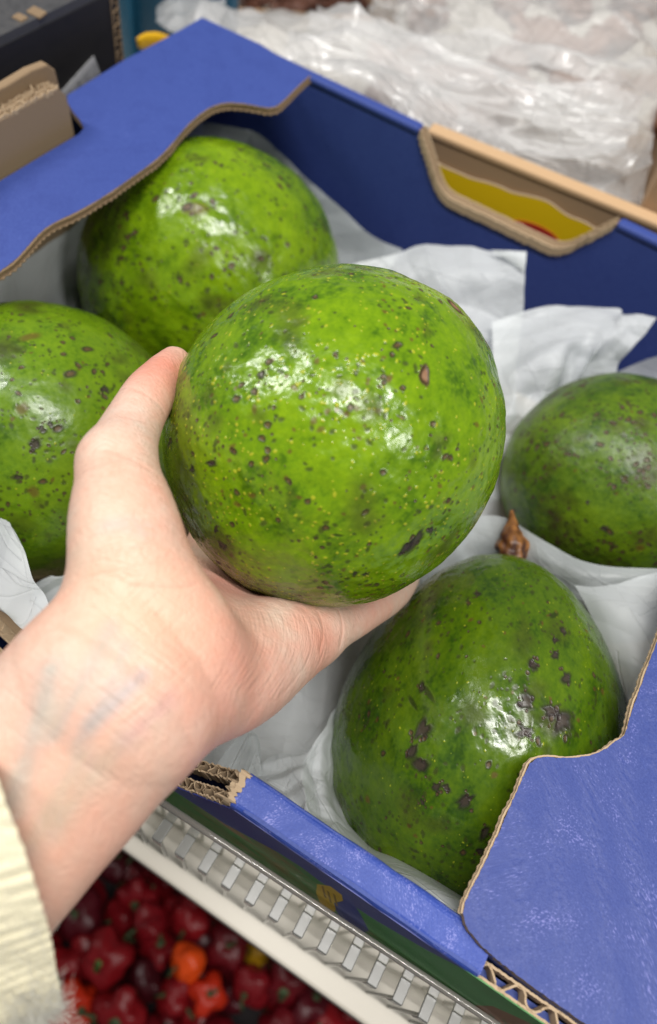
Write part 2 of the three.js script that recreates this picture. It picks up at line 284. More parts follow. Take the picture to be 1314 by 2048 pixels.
  // open flutes of the outer board right of the rim, beside the flap
  part('cut_edge', fluteEdge([V(0.0625, TOP - 0.0020, ZN - 0.0020), V(0.1325, TOP - 0.0022, ZN - 0.0020)], V(0, 0, 1), 0.0046, V(0, -0.0048, 0), { flutes: 1, wave: 0.0095, seed: 6, ragged: 0.0007, liner: 0.0007 }), M.kraftPale, wall);
}
// end walls and bottom
part('end_wall', slab(X0, X0 + 0.006, 0.002, TOP - 0.0045, ZF + 0.0065, -0.0432), M.blue, tray);
part('end_wall', slab(X1 - 0.006, X1, 0.002, TOP - 0.0065, ZF + 0.0065, -0.0432), M.blue, tray);
part('bottom', slab(X0 + 0.0065, X1 - 0.0065, 0.0005, 0.004, ZF + 0.0065, -0.0432), M.kraft, tray);
// a flat end flap cut from board: outline traced in the rim's plane
function flap(outline, y, material, cutSides, label, t = 0.0036, slope = 0, torn = M.kraftPale) {
  const atY = (u, v, h) => { const r = ray(u, v), k = (h - slope * X0 - EYE.y) / (r.y - slope * r.x); return EYE.clone().addScaledVector(r, k); };   // on the flap's own, slightly lifted plane
  const s = new THREE.Shape(), R = rng(outline.length), pts = [];
  outline.forEach(([u, v, cut], i) => {
    const a = atY(u, v, y), [u2, v2] = outline[(i + 1) % outline.length], b = atY(u2, v2, y), n = cut ? Math.max(1, Math.round(a.distanceTo(b) / 0.0008)) : 1;
    for (let k = 0; k < n; k++) { const p = a.clone().lerp(b, k / n); if (cut) { p.x += (R() - 0.5) * 0.0003; p.z += (R() - 0.5) * 0.0003; } pts.push(p); }
  });
  pts.forEach((p, i) => (i ? s.lineTo(p.x, -p.z) : s.moveTo(p.x, -p.z)));
  const g = new THREE.ExtrudeGeometry(s, { depth: t, bevelEnabled: false }).rotateX(-Math.PI / 2).translate(0, y - t, 0), gp = g.attributes.position;
  for (let i = 0; i < gp.count; i++) gp.setY(i, gp.getY(i) + slope * (gp.getX(i) - X0));
  g.computeVertexNormals();
  const top = part('end_flap', g, [material, M.kraft], tray, label);
  // torn paper edge: pale liner just under the print, along the cut
  for (const run of cutSides) {
    const line = run.map(([u, v]) => atY(u, v, y)), smoothLine = new THREE.CatmullRomCurve3(line, false, 'centripetal').getSpacedPoints(Math.round(line.length * 26));
    const side = smoothLine.map((p, i) => { const q = smoothLine[Math.min(i + 1, smoothLine.length - 1)].clone().sub(smoothLine[Math.max(i - 1, 0)]); return V(q.z, 0, -q.x).normalize(); });
    const jag = smoothLine.map((p, i) => p.clone().addScaledVector(side[i], 0.0002 + 0.0006 * noise(i * 0.017, 3, y * 9) + 0.00014 * noise(i * 0.11, 5, 1)));
    part('cut_edge', merge([band(jag.map((p) => p.clone().add(V(0, -0.0003, 0))), side, 0.00055, V(0, -0.0005, 0)), band(jag.map((p, i) => p.clone().addScaledVector(side[i], 0.0004 * Math.sin(i * 0.33) * (slope ? 1 : 0.3)).add(V(0, -t + 0.0003, 0))), side, 0.0010, V(0, -0.0006, 0))]), torn, top);
  }
  return top;
}
const curve = (pts, n) => new THREE.CatmullRomCurve3(pts.map(([u, v]) => V(u, v, 0)), false, 'centripetal').getSpacedPoints(n).map((p) => [p.x, p.y, 1]);
{
  const cut = curve([[620, 150], [590, 178], [568, 200], [545, 215], [522, 213], [490, 207], [455, 205], [430, 210], [405, 224], [375, 250], [345, 285], [320, 312], [270, 350], [200, 397], [150, 425], [100, 450], [72, 473], [40, 510], [10, 535], [-40, 570], [-140, 640]], 60);
  flap([[405, 35], [520, 88], ...cut, [-240, 490], [-120, 425], [0, 362], [100, 302], [158, 268], [168, 256], [160, 240], [148, 226], [135, 205], [135, 190], [250, 119], [330, 77]], TOP + 0.0012, M.blue, [cut], 'smooth blue end flap with a wavy cut edge and a small notch', 0.0034, 0.09, M.kraft);
  const cut2 = curve([[1330, 2170], [1250, 2110], [1165, 2044], [1078, 1982], [1005, 1928], [975, 1902], [950, 1876], [932, 1850], [926, 1822], [935, 1795], [965, 1735], [1000, 1660], [1030, 1590], [1050, 1545], [1062, 1524], [1082, 1514], [1130, 1516], [1180, 1511], [1212, 1498], [1225, 1486], [1250, 1470], [1258, 1440], [1275, 1390], [1300, 1320], [1330, 1240], [1370, 1120]], 70);
  flap([...cut2, [1560, 1060], [1720, 1500], [1700, 2000], [1420, 2300]], TOP + 0.0036, M.worn, [cut2.slice(26)], 'rubbed blue end flap with pale scuffs and a stepped cut edge', 0.0024);
}
{
  // the flap's own folded side, hanging below its near edge
  const pts = [[985, 1914], [1040, 1956], [1100, 2000], [1180, 2056], [1260, 2116], [1340, 2176]].map(([u, v]) => atY(u, v, TOP + 0.0034).add(V(0, -0.0002, -0.0012)));
  part('fold', band(pts, [V(0, 0, 1)], 0.002, V(0, -0.011, 0)), M.blue, tray);
}
{
  // stacking tab that stands in the notch of the left flap
  const xf = -0.259, H = atX(128, 190, xf), L = (u, v) => { const p = atX(u, v, xf); return new THREE.Vector2(-p.z, p.y); };
  const s = new THREE.Shape(), top = [[-140, 312], [0, 243], [70, 203], [118, 178], [131, 190], [138, 215], [147, 262]].map(([u, v]) => L(u, v));
  s.moveTo(top[0].x, 0.06); top.forEach((p) => s.lineTo(p.x, p.y)); s.lineTo(top[6].x, 0.06);
  const tab = part('stacking_tab', new THREE.ExtrudeGeometry(s, { depth: 0.006, bevelEnabled: false }).rotateY(Math.PI / 2).translate(xf - 0.006, 0, 0), std({ color: lin(0.30, 0.215, 0.135), roughness: 0.95, bumpMap: boardBump, bumpScale: 0.0002 }), tray);
  const line = top.slice(0, 4).map((p) => V(xf - 0.0032, p.y, -p.x)), rg = rng(5), bits = [];
  part('cut_edge', merge([fluteEdge(line, V(1, 0, 0), 0.0062, V(0, -0.002, 0), { flutes: 2, wave: 0.0036, seed: 8, ragged: 0.0016, liner: 0.0006 })]).translate(0, 0.0011, 0), M.kraftPale, tab);
  const s2 = new THREE.Shape(), xb = -0.2665, L2 = (u, v) => { const p = atX(u, v, xb - 0.003); return new THREE.Vector2(-p.z, p.y); }, top2 = [[-140, 238], [0, 168], [50, 138], [82, 126], [96, 136], [102, 158], [112, 215]].map(([u, v]) => L2(u, v));
  s2.moveTo(top2[0].x, 0.08); top2.forEach((p) => s2.lineTo(p.x, p.y)); s2.lineTo(top2[6].x, 0.08);
  part('stacking_tab', new THREE.ExtrudeGeometry(s2, { depth: 0.003, bevelEnabled: true, bevelSize: 0.0008, bevelThickness: 0.0008, bevelSegments: 2 }).rotateY(Math.PI / 2).translate(xb - 0.003, 0, 0), M.kraft, tray);
}

// ---------------------------------------------------------------- avocados
function avocado(name, label, { px, depth, W, ratio, egg, axis, seed, green, yellow, dark, dots, spots, specks, marks = [], olive, rough = 0.3, amp = 1, streak = 0.4, dotK = 1, spotK = 1 }) {
  const A = RIGHT.clone().multiplyScalar(axis[0]).addScaledVector(UP, axis[1]).addScaledVector(FWD, -axis[2]).normalize(), C = at(px[0], px[1], depth), L = W * ratio;
  const g = thing(name, label, 'avocado', C); g.quaternion.setFromUnitVectors(V(0, 1, 0), A); g.updateMatrixWorld(true);
  const body = (th, ph) => { const c = Math.cos(th), r = W / 2 * Math.sin(th) * (1 - egg * c); return V(r * Math.cos(ph), L / 2 * c, r * Math.sin(ph)); };
  const dirOf = (th, ph) => V(Math.sin(th) * Math.cos(ph), Math.cos(th), Math.sin(th) * Math.sin(ph));
  // where a sight line meets the fruit, as a direction on its own sphere
  const inverse = g.matrixWorld.clone().invert();
  const hit = (u, v) => {
    const o = EYE.clone().applyMatrix4(inverse), d = ray(u, v).applyMatrix4(new THREE.Matrix4().extractRotation(inverse)), f = (t) => { const p = o.clone().addScaledVector(d, t), c = clamp(p.y / (L / 2), -1, 1); return Math.hypot(p.x, p.z) - W / 2 * Math.sqrt(1 - c * c) * (1 - egg * c) + (Math.abs(p.y) > L / 2 ? Math.abs(p.y) - L / 2 : 0); };
    let best = depth, low = 1e9;
    for (let t = depth - W * 0.62; t < depth + W * 0.3; t += 0.0006) { const q = f(t); if (q < low) { low = q; best = t; } if (q < 0) break; }
    const p = o.clone().addScaledVector(d, best), th = Math.acos(clamp(p.y / (L / 2), -1, 1));
    return [th, Math.atan2(p.z, p.x)];
  };
  const lump = (d) => 1 + amp * (0.017 * noise(d.x * 1.7 + seed, d.y * 1.7, d.z * 1.7) + 0.0075 * noise(d.x * 5.5, d.y * 5.5 + seed, d.z * 5.5) + 0.0042 * noise(d.x * 12, d.y * 12, d.z * 12 + seed) + 0.0021 * noise(d.x * 25 + seed, d.y * 25, d.z * 25));
  const NU = 360, NV = 220, pos = [], uv = [], idx = [];
  for (let i = 0; i <= NV; i++) for (let j = 0; j <= NU; j++) { const th = i / NV * Math.PI, ph = j / NU * 2 * Math.PI, d = dirOf(th, ph), p = body(th, ph).multiplyScalar(lump(d)); pos.push(p.x, p.y, p.z); uv.push(j / NU, 1 - i / NV); }
  for (let i = 0; i < NV; i++) for (let j = 0; j < NU; j++) { const a = i * (NU + 1) + j; if (i) idx.push(a, a + 1, a + NU + 1); if (i < NV - 1) idx.push(a + 1, a + NU + 2, a + NU + 1); }
  const geo = new THREE.BufferGeometry(); geo.setAttribute('position', new THREE.Float32BufferAttribute(pos, 3)); geo.setAttribute('uv', new THREE.Float32BufferAttribute(uv, 2)); geo.setIndex(idx); geo.computeVertexNormals();
  { const n = geo.attributes.normal; for (let i = 0; i <= NV; i++) { const a = i * (NU + 1), b = a + NU, m = V(n.getX(a) + n.getX(b), n.getY(a) + n.getY(b), n.getZ(a) + n.getZ(b)).normalize(); n.setXYZ(a, m.x, m.y, m.z); n.setXYZ(b, m.x, m.y, m.z); } }
  // skin: mottled green, lenticels, brown pits and scabs
  const TW = 1600, TH = 800, col = new Float32Array(TW * TH * 3), aux = new Float32Array(TW * TH * 4), R = rng(seed * 101 + 7);
  const patches = (olive ?? []).map(([u, v, r, k]) => { const [t, p] = hit(u, v); return [dirOf(t, p), r, k]; });
  for (let y = 0; y < TH; y++) {
    const th = (1 - (y + 0.5) / TH) * Math.PI;
    for (let x = 0; x < TW; x++) {
      const d = dirOf(th, (x + 0.5) / TW * 2 * Math.PI), i = y * TW + x;
      const big = fbm(d.x * 2.1 + seed, d.y * 2.1, d.z * 2.1, 2), mid = noise(d.x * 7 + seed, d.y * 5.5, d.z * 7) + 0.6 * noise(d.x * 15, d.y * 13 + seed, d.z * 15), fin = noise(d.x * 46, d.y * 46 + seed, d.z * 46);
      const pebble = noise(d.x * 27, d.y * 24 + seed, d.z * 27) + 0.7 * noise(d.x * 60 + seed, d.y * 60, d.z * 60), t = clamp(0.5 + 0.5 * big + streak * 0.75 * mid + 0.12 * fin + 0.30 * pebble), dk = smooth(0.1, 0.9, -0.6 * mid - 0.5 * big - 0.25 * fin - 0.3 * pebble);
      let o = 0; for (const [pd, r, k] of patches) o = Math.max(o, k * smooth(r, r * 0.25, Math.acos(clamp(d.dot(pd), -1, 1)) + 0.09 * mid));
      for (let k = 0; k < 3; k++) { let c = lerp(green[k], yellow[k], t); c = lerp(c, dark[k], dk * 0.75); col[i * 3 + k] = lerp(c, [0.085, 0.062, 0.010][k], o); }
      aux[i * 4] = 0.5 + 0.085 * noise(d.x * 19 + seed, d.y * 17, d.z * 19) + 0.034 * noise(d.x * 41, d.y * 41, d.z * 41 + seed) + 0.018 * noise(d.x * 110, d.y * 110, d.z * 110);
      aux[i * 4 + 1] = clamp(rough - 0.035 + 0.1 * mid * 0.5 + 0.05 * fin, 0.16, 0.8); aux[i * 4 + 3] = 1;
    }
  }
  // one mark: a blot with its own outline pressed into (or standing on) the skin
  function blot(th, ph, r, kind, stretch = 1, turn = 0) {
    const d0 = dirOf(th, ph), ex = V(-Math.sin(ph), 0, Math.cos(ph)), ey = d0.clone().cross(ex), R1 = r * Math.max(1, stretch) * 1.7, wob = R() * 99;
    const y0 = Math.max(0, Math.floor((1 - (th + R1) / Math.PI) * TH)), y1 = Math.min(TH - 1, Math.ceil((1 - (th - R1) / Math.PI) * TH));
    for (let y = y0; y <= y1; y++) {
      const t = (1 - (y + 0.5) / TH) * Math.PI, span = Math.min(Math.PI, R1 / Math.max(0.03, Math.sin(t))), xa = Math.floor((ph - span) / 6.28318 * TW), xb = Math.ceil((ph + span) / 6.28318 * TW);
      for (let xx = xa; xx <= xb; xx++) {
        const x = ((xx % TW) + TW) % TW, d = dirOf(t, (x + 0.5) / TW * 2 * Math.PI); if (d.dot(d0) < 0) continue;
        let a = d.dot(ex), b = d.dot(ey); const ca = Math.cos(turn), sa = Math.sin(turn), p = (a * ca + b * sa) / stretch, q = -a * sa + b * ca;
        const ang = Math.atan2(q, p), rr = Math.hypot(p, q) / (r * (1 + (kind.rag ?? 0.3) * (noise(Math.cos(ang) * 0.9 + wob, Math.sin(ang) * 0.9, wob) + 0.25 * noise(Math.cos(ang) * 2.2 + wob, Math.sin(ang) * 2.2, wob))));
        if (rr > 1.5) continue;
        const i = y * TW + x, m = smooth(1 + kind.soft, 1 - kind.soft, rr) * kind.alpha, core = smooth(0.75, 0.3, rr), rim = Math.exp(-(((rr - 0.85) / 0.22) ** 2));
        for (let k = 0; k < 3; k++) { const c = lerp(kind.color[k], (kind.core ?? kind.color)[k], core); col[i * 3 + k] = lerp(col[i * 3 + k], c, m); }
        aux[i * 4] += kind.lift * m + (kind.ring ?? 0) * rim; aux[i * 4 + 1] = lerp(aux[i * 4 + 1], kind.rough ?? 0.4, m * 0.8);
      }
    }
  }
  const K = {
    dot: { color: [0.40, 0.42, 0.02], alpha: 0.85, soft: 0.45, lift: 0.10, rag: 0.2 },
    spot: { color: [0.028, 0.017, 0.012], core: [0.10, 0.05, 0.022], alpha: 0.9, soft: 0.4, lift: -0.10, ring: 0.14, rough: 0.5, rag: 0.35 },
    speck: { color: [0.035, 0.045, 0.008], alpha: 0.75, soft: 0.5, lift: -0.08, rag: 0.3 },
    rust: { color: [0.11, 0.055, 0.012], alpha: 0.7, soft: 0.5, lift: -0.04, rag: 0.4 },
    scab: { color: [0.018, 0.012, 0.012], core: [0.045, 0.030, 0.026], alpha: 0.93, soft: 0.45, lift: -0.06, ring: 0.12, rough: 0.38, rag: 0.8 },
    scar: { color: [0.05, 0.02, 0.01], core: [0.26, 0.13, 0.075], alpha: 0.95, soft: 0.2, lift: -0.3, ring: 0.3, rough: 0.6, rag: 0.35 },
    line: { color: [0.02, 0.03, 0.006], alpha: 0.8, soft: 0.4, lift: -0.15, rag: 0.2 },
    bruise: { color: [0.045, 0.045, 0.008], alpha: 0.45, soft: 0.7, lift: 0, rag: 0.6 },
  };
  const scatter = (n, kind, r0, r1, clump, power = 2) => { for (let i = 0, tries = 0; i < n && tries < n * 12; tries++) { const c = R() * 2 - 1, th = Math.acos(c), ph = R() * 6.28318, d = dirOf(th, ph); if (noise(d.x * 2.6 + seed * 3, d.y * 2.6, d.z * 2.6) * 1.6 + R() * 1.2 - 0.6 < clump) continue; blot(th, ph, r0 + (r1 - r0) * Math.pow(R(), power), K[kind], 0.8 + R() * 0.9, R() * 3.1); i++; } };
  scatter(specks, 'speck', 0.005, 0.014, -0.2); scatter(Math.round(dots * 0.18), 'rust', 0.007, 0.015, 0.1); scatter(dots, 'dot', 0.0034 * dotK, 0.0088 * dotK, -0.35, 2.6); scatter(spots, 'spot', 0.0045 * spotK, 0.020 * spotK, 0.0, 3.2); scatter(Math.round(spots * 0.15), 'bruise', 0.03, 0.08, 0.1);
  for (const [u, v, r, kind, stretch, turn] of marks) { const [t, p] = hit(u, v); if (kind === 'scab') for (let i = 0; i < 4; i++) blot(t + (R() - 0.5) * r * 2.6, p + (R() - 0.5) * r * 2.6, r * (0.15 + 0.25 * R()), K.spot); blot(t, p, r * (kind === 'scar' ? 1 : 0.78), K[kind], stretch ?? 1, turn ?? 0); }
  const c8 = new Uint8Array(TW * TH * 4), enc = (x) => { x = clamp(x); return Math.round(255 * (x <= 0.0031308 ? 12.92 * x : 1.055 * Math.pow(x, 1 / 2.4) - 0.055)); };
  for (let i = 0; i < TW * TH; i++) { for (let k = 0; k < 3; k++) c8[i * 4 + k] = enc(col[i * 3 + k]); c8[i * 4 + 3] = 255; }
  const tex = (data, type, srgb) => { const t = new THREE.DataTexture(data, TW, TH, THREE.RGBAFormat, type); t.magFilter = t.minFilter = THREE.LinearFilter; t.wrapS = THREE.RepeatWrapping; if (srgb) t.colorSpace = THREE.SRGBColorSpace; t.needsUpdate = true; return t; };
  const detail = tex(aux, THREE.FloatType, false);
  part('fruit', geo, phys({ map: tex(c8, THREE.UnsignedByteType, true), bumpMap: detail, bumpScale: 0.0011 * amp, roughness: 1, roughnessMap: detail, specularIntensity: 1, ior: 1.48 }), g);
  g.userData.tip = L / 2;
  return g;
}
const held = avocado('avocado', 'large glossy bright green avocado held up in the hand above the tray', {
  px: [675, 872], depth: 0.235, W: 0.1052, ratio: 1.08, egg: 0.017, axis: [0.66, 0.603, -0.449], seed: 3, green: [0.080, 0.178, 0.003], yellow: [0.195, 0.328, 0.003], dark: [0.034, 0.090, 0.003], dots: 2600, spots: 620, specks: 1500, rough: 0.25, amp: 1.1,
  olive: [[345, 930, 0.5, 0.6], [500, 1190, 0.45, 0.5], [400, 1080, 0.4, 0.5]],
  marks: [[848, 752, 0.030, 'scar', 2.0, 2.35], [908, 614, 0.036, 'scar', 1.9, 0.3], [520, 748, 0.03, 'scab'], [508, 784, 0.026, 'spot'], [474, 800, 0.028, 'spot'], [536, 722, 0.024, 'spot'], [482, 770, 0.022, 'spot'], [535, 850, 0.026, 'spot'], [603, 795, 0.02, 'spot'], [865, 848, 0.022, 'spot'], [388, 942, 0.022, 'scab', 1.6, 0.4], [425, 930, 0.022, 'scab', 1.8, 0.4], [832, 1078, 0.055, 'scab', 1.6, 2.2], [812, 1095, 0.035, 'scab', 1.6, 2.2], [862, 1062, 0.025, 'scab', 1.4], [672, 1068, 0.009, 'line', 4, 1.1], [895, 1000, 0.022, 'spot'], [765, 945, 0.022, 'spot'], [710, 1145, 0.02, 'scab', 1.4], [728, 1146, 0.018, 'scab'], [440, 1070, 0.04, 'bruise'], [445, 1090, 0.03, 'scab', 1.2], [432, 1062, 0.022, 'scab'], [880, 885, 0.06, 'bruise'], [875, 908, 0.04, 'bruise'], [470, 905, 0.02, 'spot'], [555, 1040, 0.02, 'spot'], [765, 755, 0.02, 'spot'], [765, 768, 0.018, 'spot'], [615, 1002, 0.022, 'spot']],
});
avocado('avocado', 'bright green avocado under the smooth blue flap at the far left corner of the tray', {
  px: [422, 542], depth: 0.418, W: 0.1431, ratio: 1.063, egg: 0.143, axis: [-0.189, 0.700, -0.689], seed: 8, green: [0.085, 0.172, 0.003], yellow: [0.19, 0.312, 0.004], dark: [0.045, 0.10, 0.003], dots: 500, dotK: 0.6, spots: 700, specks: 2400, rough: 0.28, amp: 1.25, streak: 0.55,
  marks: [[390, 420, 0.05, 'rust', 1.6], [375, 415, 0.035, 'spot', 1.5], [520, 520, 0.02, 'spot', 1.4], [575, 490, 0.022, 'spot'], [440, 620, 0.07, 'bruise', 1.8, 0.5], [420, 600, 0.05, 'bruise', 2]],
});
avocado('avocado', 'speckled green avocado at the left edge, behind the thumb, with many dark pits', {
  px: [93, 876], depth: 0.325, W: 0.1204, ratio: 1.032, egg: 0.088, axis: [-0.56, 0.779, -0.281], seed: 12, green: [0.070, 0.155, 0.005], yellow: [0.155, 0.265, 0.005], dark: [0.036, 0.085, 0.005], dots: 600, dotK: 0.65, spots: 800, specks: 1900, rough: 0.33, amp: 0.7,
  marks: [[70, 892, 0.04, 'scab', 1.3], [208, 780, 0.03, 'scab', 1.2], [44, 820, 0.045, 'rust'], [100, 850, 0.024, 'scab'], [115, 858, 0.028, 'spot', 1.6], [85, 860, 0.026, 'scab'], [60, 674, 0.04, 'rust', 1.8], [38, 955, 0.026, 'scab'], [68, 985, 0.04, 'rust'], [98, 1070, 0.03, 'bruise'], [140, 750, 0.035, 'spot', 1.7], [175, 700, 0.03, 'spot', 1.7]],
});
avocado('avocado', 'dark green avocado with a hazy sheen at the right edge, behind the stemmed avocado', {
  px: [1223, 957], depth: 0.362, W: 0.1053, ratio: 1.018, egg: 0.051, axis: [0.645, 0.652, -0.398], seed: 17, green: [0.043, 0.098, 0.006], yellow: [0.118, 0.195, 0.005], dark: [0.024, 0.058, 0.006], dots: 300, dotK: 0.6, spots: 1500, spotK: 1.3, specks: 2400, rough: 0.42, amp: 0.8,
  marks: [[1130, 1000, 0.09, 'bruise', 1.4], [1100, 940, 0.07, 'bruise', 1.8, 1], [1200, 890, 0.03, 'spot', 1.6], [1280, 1095, 0.04, 'rust'], [1140, 1080, 0.04, 'bruise'], [1208, 1058, 0.03, 'scab'], [1175, 1005, 0.02, 'scab']],
});
const near = avocado('avocado', 'pear-shaped dark green avocado with a brown stem in front, partly under the rubbed blue flap', {
  px: [960, 1450], depth: 0.288, W: 0.1132, ratio: 1.214, egg: 0.16, axis: [0.227, 0.966, -0.122], seed: 23, green: [0.037, 0.090, 0.005], yellow: [0.100, 0.172, 0.004], dark: [0.018, 0.046, 0.005], dots: 1100, dotK: 0.55, spots: 330, specks: 2200, rough: 0.25, amp: 0.85,
  marks: [[1122, 1440, 0.075, 'scab', 1.3, 0.6], [1100, 1420, 0.04, 'scab', 1.6], [1052, 1405, 0.042, 'scab', 1.5], [1048, 1462, 0.04, 'scab', 1.6], [845, 1458, 0.05, 'scab', 1.5, 1], [825, 1500, 0.03, 'scab', 1.8, 1.2], [842, 1532, 0.042, 'scab', 1.6], [872, 1572, 0.03, 'scab', 1.1], [892, 1574, 0.03, 'scab', 1.1], [932, 1600, 0.036, 'scab', 2, 0.7], [1066, 1328, 0.034, 'scab', 1.2], [1132, 1356, 0.04, 'scab', 1.3], [1110, 1280, 0.028, 'scab'], [1110, 1310, 0.028, 'scab', 1.4], [1126, 1263, 0.026, 'scab'], [846, 1375, 0.03, 'scab'], [858, 1387, 0.016, 'line', 5, 2.6], [825, 1405, 0.016, 'line', 4, 2.6], [955, 1190, 0.026, 'scab'], [1108, 1230, 0.02, 'line', 3, 0.5], [735, 1600, 0.026, 'rust'], [845, 1605, 0.022, 'scab'], [970, 1660, 0.026, 'scab', 1.8, 1.3], [960, 1700, 0.022, 'scab', 1.5]],
});
{
  // brown stem: knobbly, with a torn tip
  const R = rng(4), prof = [[0.0001, -0.004], [0.0050, -0.003], [0.0062, 0.001], [0.0066, 0.0045], [0.0058, 0.0075], [0.0042, 0.0105], [0.0027, 0.0135], [0.0016, 0.0175], [0.0006, 0.0205]].map(([r, y]) => new THREE.Vector2(r, y));
  const g = new THREE.LatheGeometry(new THREE.SplineCurve(prof).getPoints(40), 40), p = g.attributes.position, colr = [];
  for (let i = 0; i < p.count; i++) { const q = V(p.getX(i), p.getY(i), p.getZ(i)), k = 1 + 0.28 * noise(q.x * 260, q.y * 240, q.z * 260) + 0.25 * smooth(0.008, 0.018, q.y) * noise(q.x * 600, q.y * 90, q.z * 600); p.setXYZ(i, q.x * k + 0.0012 * smooth(0.005, 0.02, q.y), q.y, q.z * k); const t = clamp(0.45 + 1.3 * noise(q.x * 300, q.y * 160, q.z * 300) + 22 * (q.y - 0.009)); colr.push(lerp(0.05, 0.38, t), lerp(0.014, 0.16, t), lerp(0.006, 0.04, t)); }
  g.setAttribute('color', new THREE.Float32BufferAttribute(colr, 3)); g.computeVertexNormals();
  const stem = part('stem', g, std({ vertexColors: true, roughness: 0.45 }), near, 'short brown woody stem with a torn tip');
  const tipAt = near.worldToLocal(at(1024, 1112, 0.310)); stem.position.copy(tipAt);
  const want = at(1019, 1044, 0.315).sub(at(1024, 1112, 0.310)).normalize().applyQuaternion(near.quaternion.clone().invert());
  stem.quaternion.setFromUnitVectors(V(0, 1, 0), want);
}

// ---------------------------------------------------------------- the person's hand and forearm
const person = thing('person', 'bare left forearm and hand in a cream knit sleeve, holding up the biggest avocado', 'person', V(0, 0, 0));
{
  const J = (u, v, d) => at(u, v, d), PX = (r, d) => r * d / 1450;
  const armDir = J(205, 1375, 0.166).sub(J(-200, 1840, 0.162)).normalize();
  const toEye = EYE.clone().sub(J(205, 1375, 0.166)).normalize(), flatN = toEye.clone().addScaledVector(armDir, -toEye.dot(armDir)).normalize();
  const B = (a, b, ra, rb, k = 1, n = flatN) => ({ a, b, ra, rb, k, n, ab: b.clone().sub(a), l2: b.clone().sub(a).lengthSq(), L: b.distanceTo(a) });
  const chain = (list, sub = 5) => {   // a bent finger or ray of the palm: joints on a smooth line, radius running on without steps
    const P = list.map((p) => J(p[0], p[1], p[2])), line = new THREE.CatmullRomCurve3(P, false, 'centripetal'), n = (list.length - 1) * sub, out = [];
    const rad = (t) => { const x = t * (list.length - 1), i = Math.min(list.length - 2, Math.floor(x)), f = x - i, g = (k) => list[clamp(k, 0, list.length - 1)][3]; return 0.5 * (2 * g(i) + (g(i + 1) - g(i - 1)) * f + (2 * g(i - 1) - 5 * g(i) + 4 * g(i + 1) - g(i + 2)) * f * f + (3 * g(i) - g(i - 1) - 3 * g(i + 1) + g(i + 2)) * f * f * f); };
    for (let i = 0; i < n; i++) out.push(B(line.getPoint(i / n), line.getPoint((i + 1) / n), rad(i / n), rad((i + 1) / n)));
    return out;
  };
  const groups = [
    { k: 0.0095, chains: [
      [B(J(-212, 1870, 0.162), J(214, 1400, 0.167), 0.0266, 0.0248, 0.74), B(J(214, 1400, 0.167), J(298, 1310, 0.176), 0.0248, 0.0226, 0.78)],
      chain([[252, 1262, 0.174, 0.0130], [259, 1130, 0.174, 0.0140], [247, 1020, 0.179, 0.0125], [234, 927, 0.187, 0.0093]]),
      chain([[300, 1400, 0.176, 0.0160], [458, 1343, 0.200, 0.0168], [562, 1284, 0.222, 0.0146], [614, 1262, 0.233, 0.0118]]),
      chain([[315, 1350, 0.180, 0.0156], [448, 1262, 0.228, 0.0130], [545, 1150, 0.264, 0.0115]]),
      chain([[305, 1320, 0.184, 0.0150], [428, 1220, 0.238, 0.0125], [505, 1060, 0.283, 0.0112]]),
      chain([[292, 1290, 0.184, 0.0138], [392, 1180, 0.242, 0.0118], [478, 985, 0.296, 0.0110]]),
    ] },
    { k: 0.001, join: 0.004, chains: [chain([[234, 927, 0.187, 0.0093], [264, 852, 0.198, 0.0080], [298, 793, 0.209, 0.0074], [332, 750, 0.222, 0.0067], [347, 729, 0.227, 0.0055]])] },
    { k: 0.001, join: 0.005, chains: [chain([[614, 1262, 0.233, 0.0116], [680, 1234, 0.245, 0.0094], [740, 1206, 0.257, 0.0084], [782, 1180, 0.272, 0.0078], [806, 1156, 0.286, 0.0066]])] },
    { k: 0.001, join: 0.005, chains: [chain([[545, 1150, 0.264, 0.0114], [690, 1098, 0.298, 0.0094], [790, 1020, 0.307, 0.0085], [850, 950, 0.302, 0.0070]])] },
    { k: 0.001, join: 0.005, chains: [chain([[505, 1060, 0.283, 0.0112], [655, 990, 0.315, 0.0096], [765, 910, 0.317, 0.0086], [838, 845, 0.308, 0.0072]])] },
    { k: 0.001, join: 0.005, chains: [chain([[478, 985, 0.296, 0.0110], [610, 890, 0.320, 0.0096], [720, 812, 0.317, 0.0085], [792, 752, 0.306, 0.0072]])] },
  ];
  for (const g of groups) for (const c of g.chains) { const box = new THREE.Box3(); for (const b of c) { box.expandByPoint(b.a); box.expandByPoint(b.b); } c.ball = box.getBoundingSphere(new THREE.Sphere()); c.ball.radius += Math.max(...c.map((b) => Math.max(b.ra, b.rb))); }
  const smin = (a, b, k) => { const h = Math.max(k - Math.abs(a - b), 0) / k; return Math.min(a, b) - h * h * k * 0.25; };
  const bone = (b, x, y, z) => {
    const px = x - b.a.x, py = y - b.a.y, pz = z - b.a.z, t = clamp((px * b.ab.x + py * b.ab.y + pz * b.ab.z) / b.l2);
    let qx = px - b.ab.x * t, qy = py - b.ab.y * t, qz = pz - b.ab.z * t;
    if (b.k !== 1) { const m = (qx * b.n.x + qy * b.n.y + qz * b.n.z) * (1 / b.k - 1); qx += b.n.x * m; qy += b.n.y * m; qz += b.n.z * m; }
    return Math.sqrt(qx * qx + qy * qy + qz * qz) - (b.ra + (b.rb - b.ra) * t);
  };
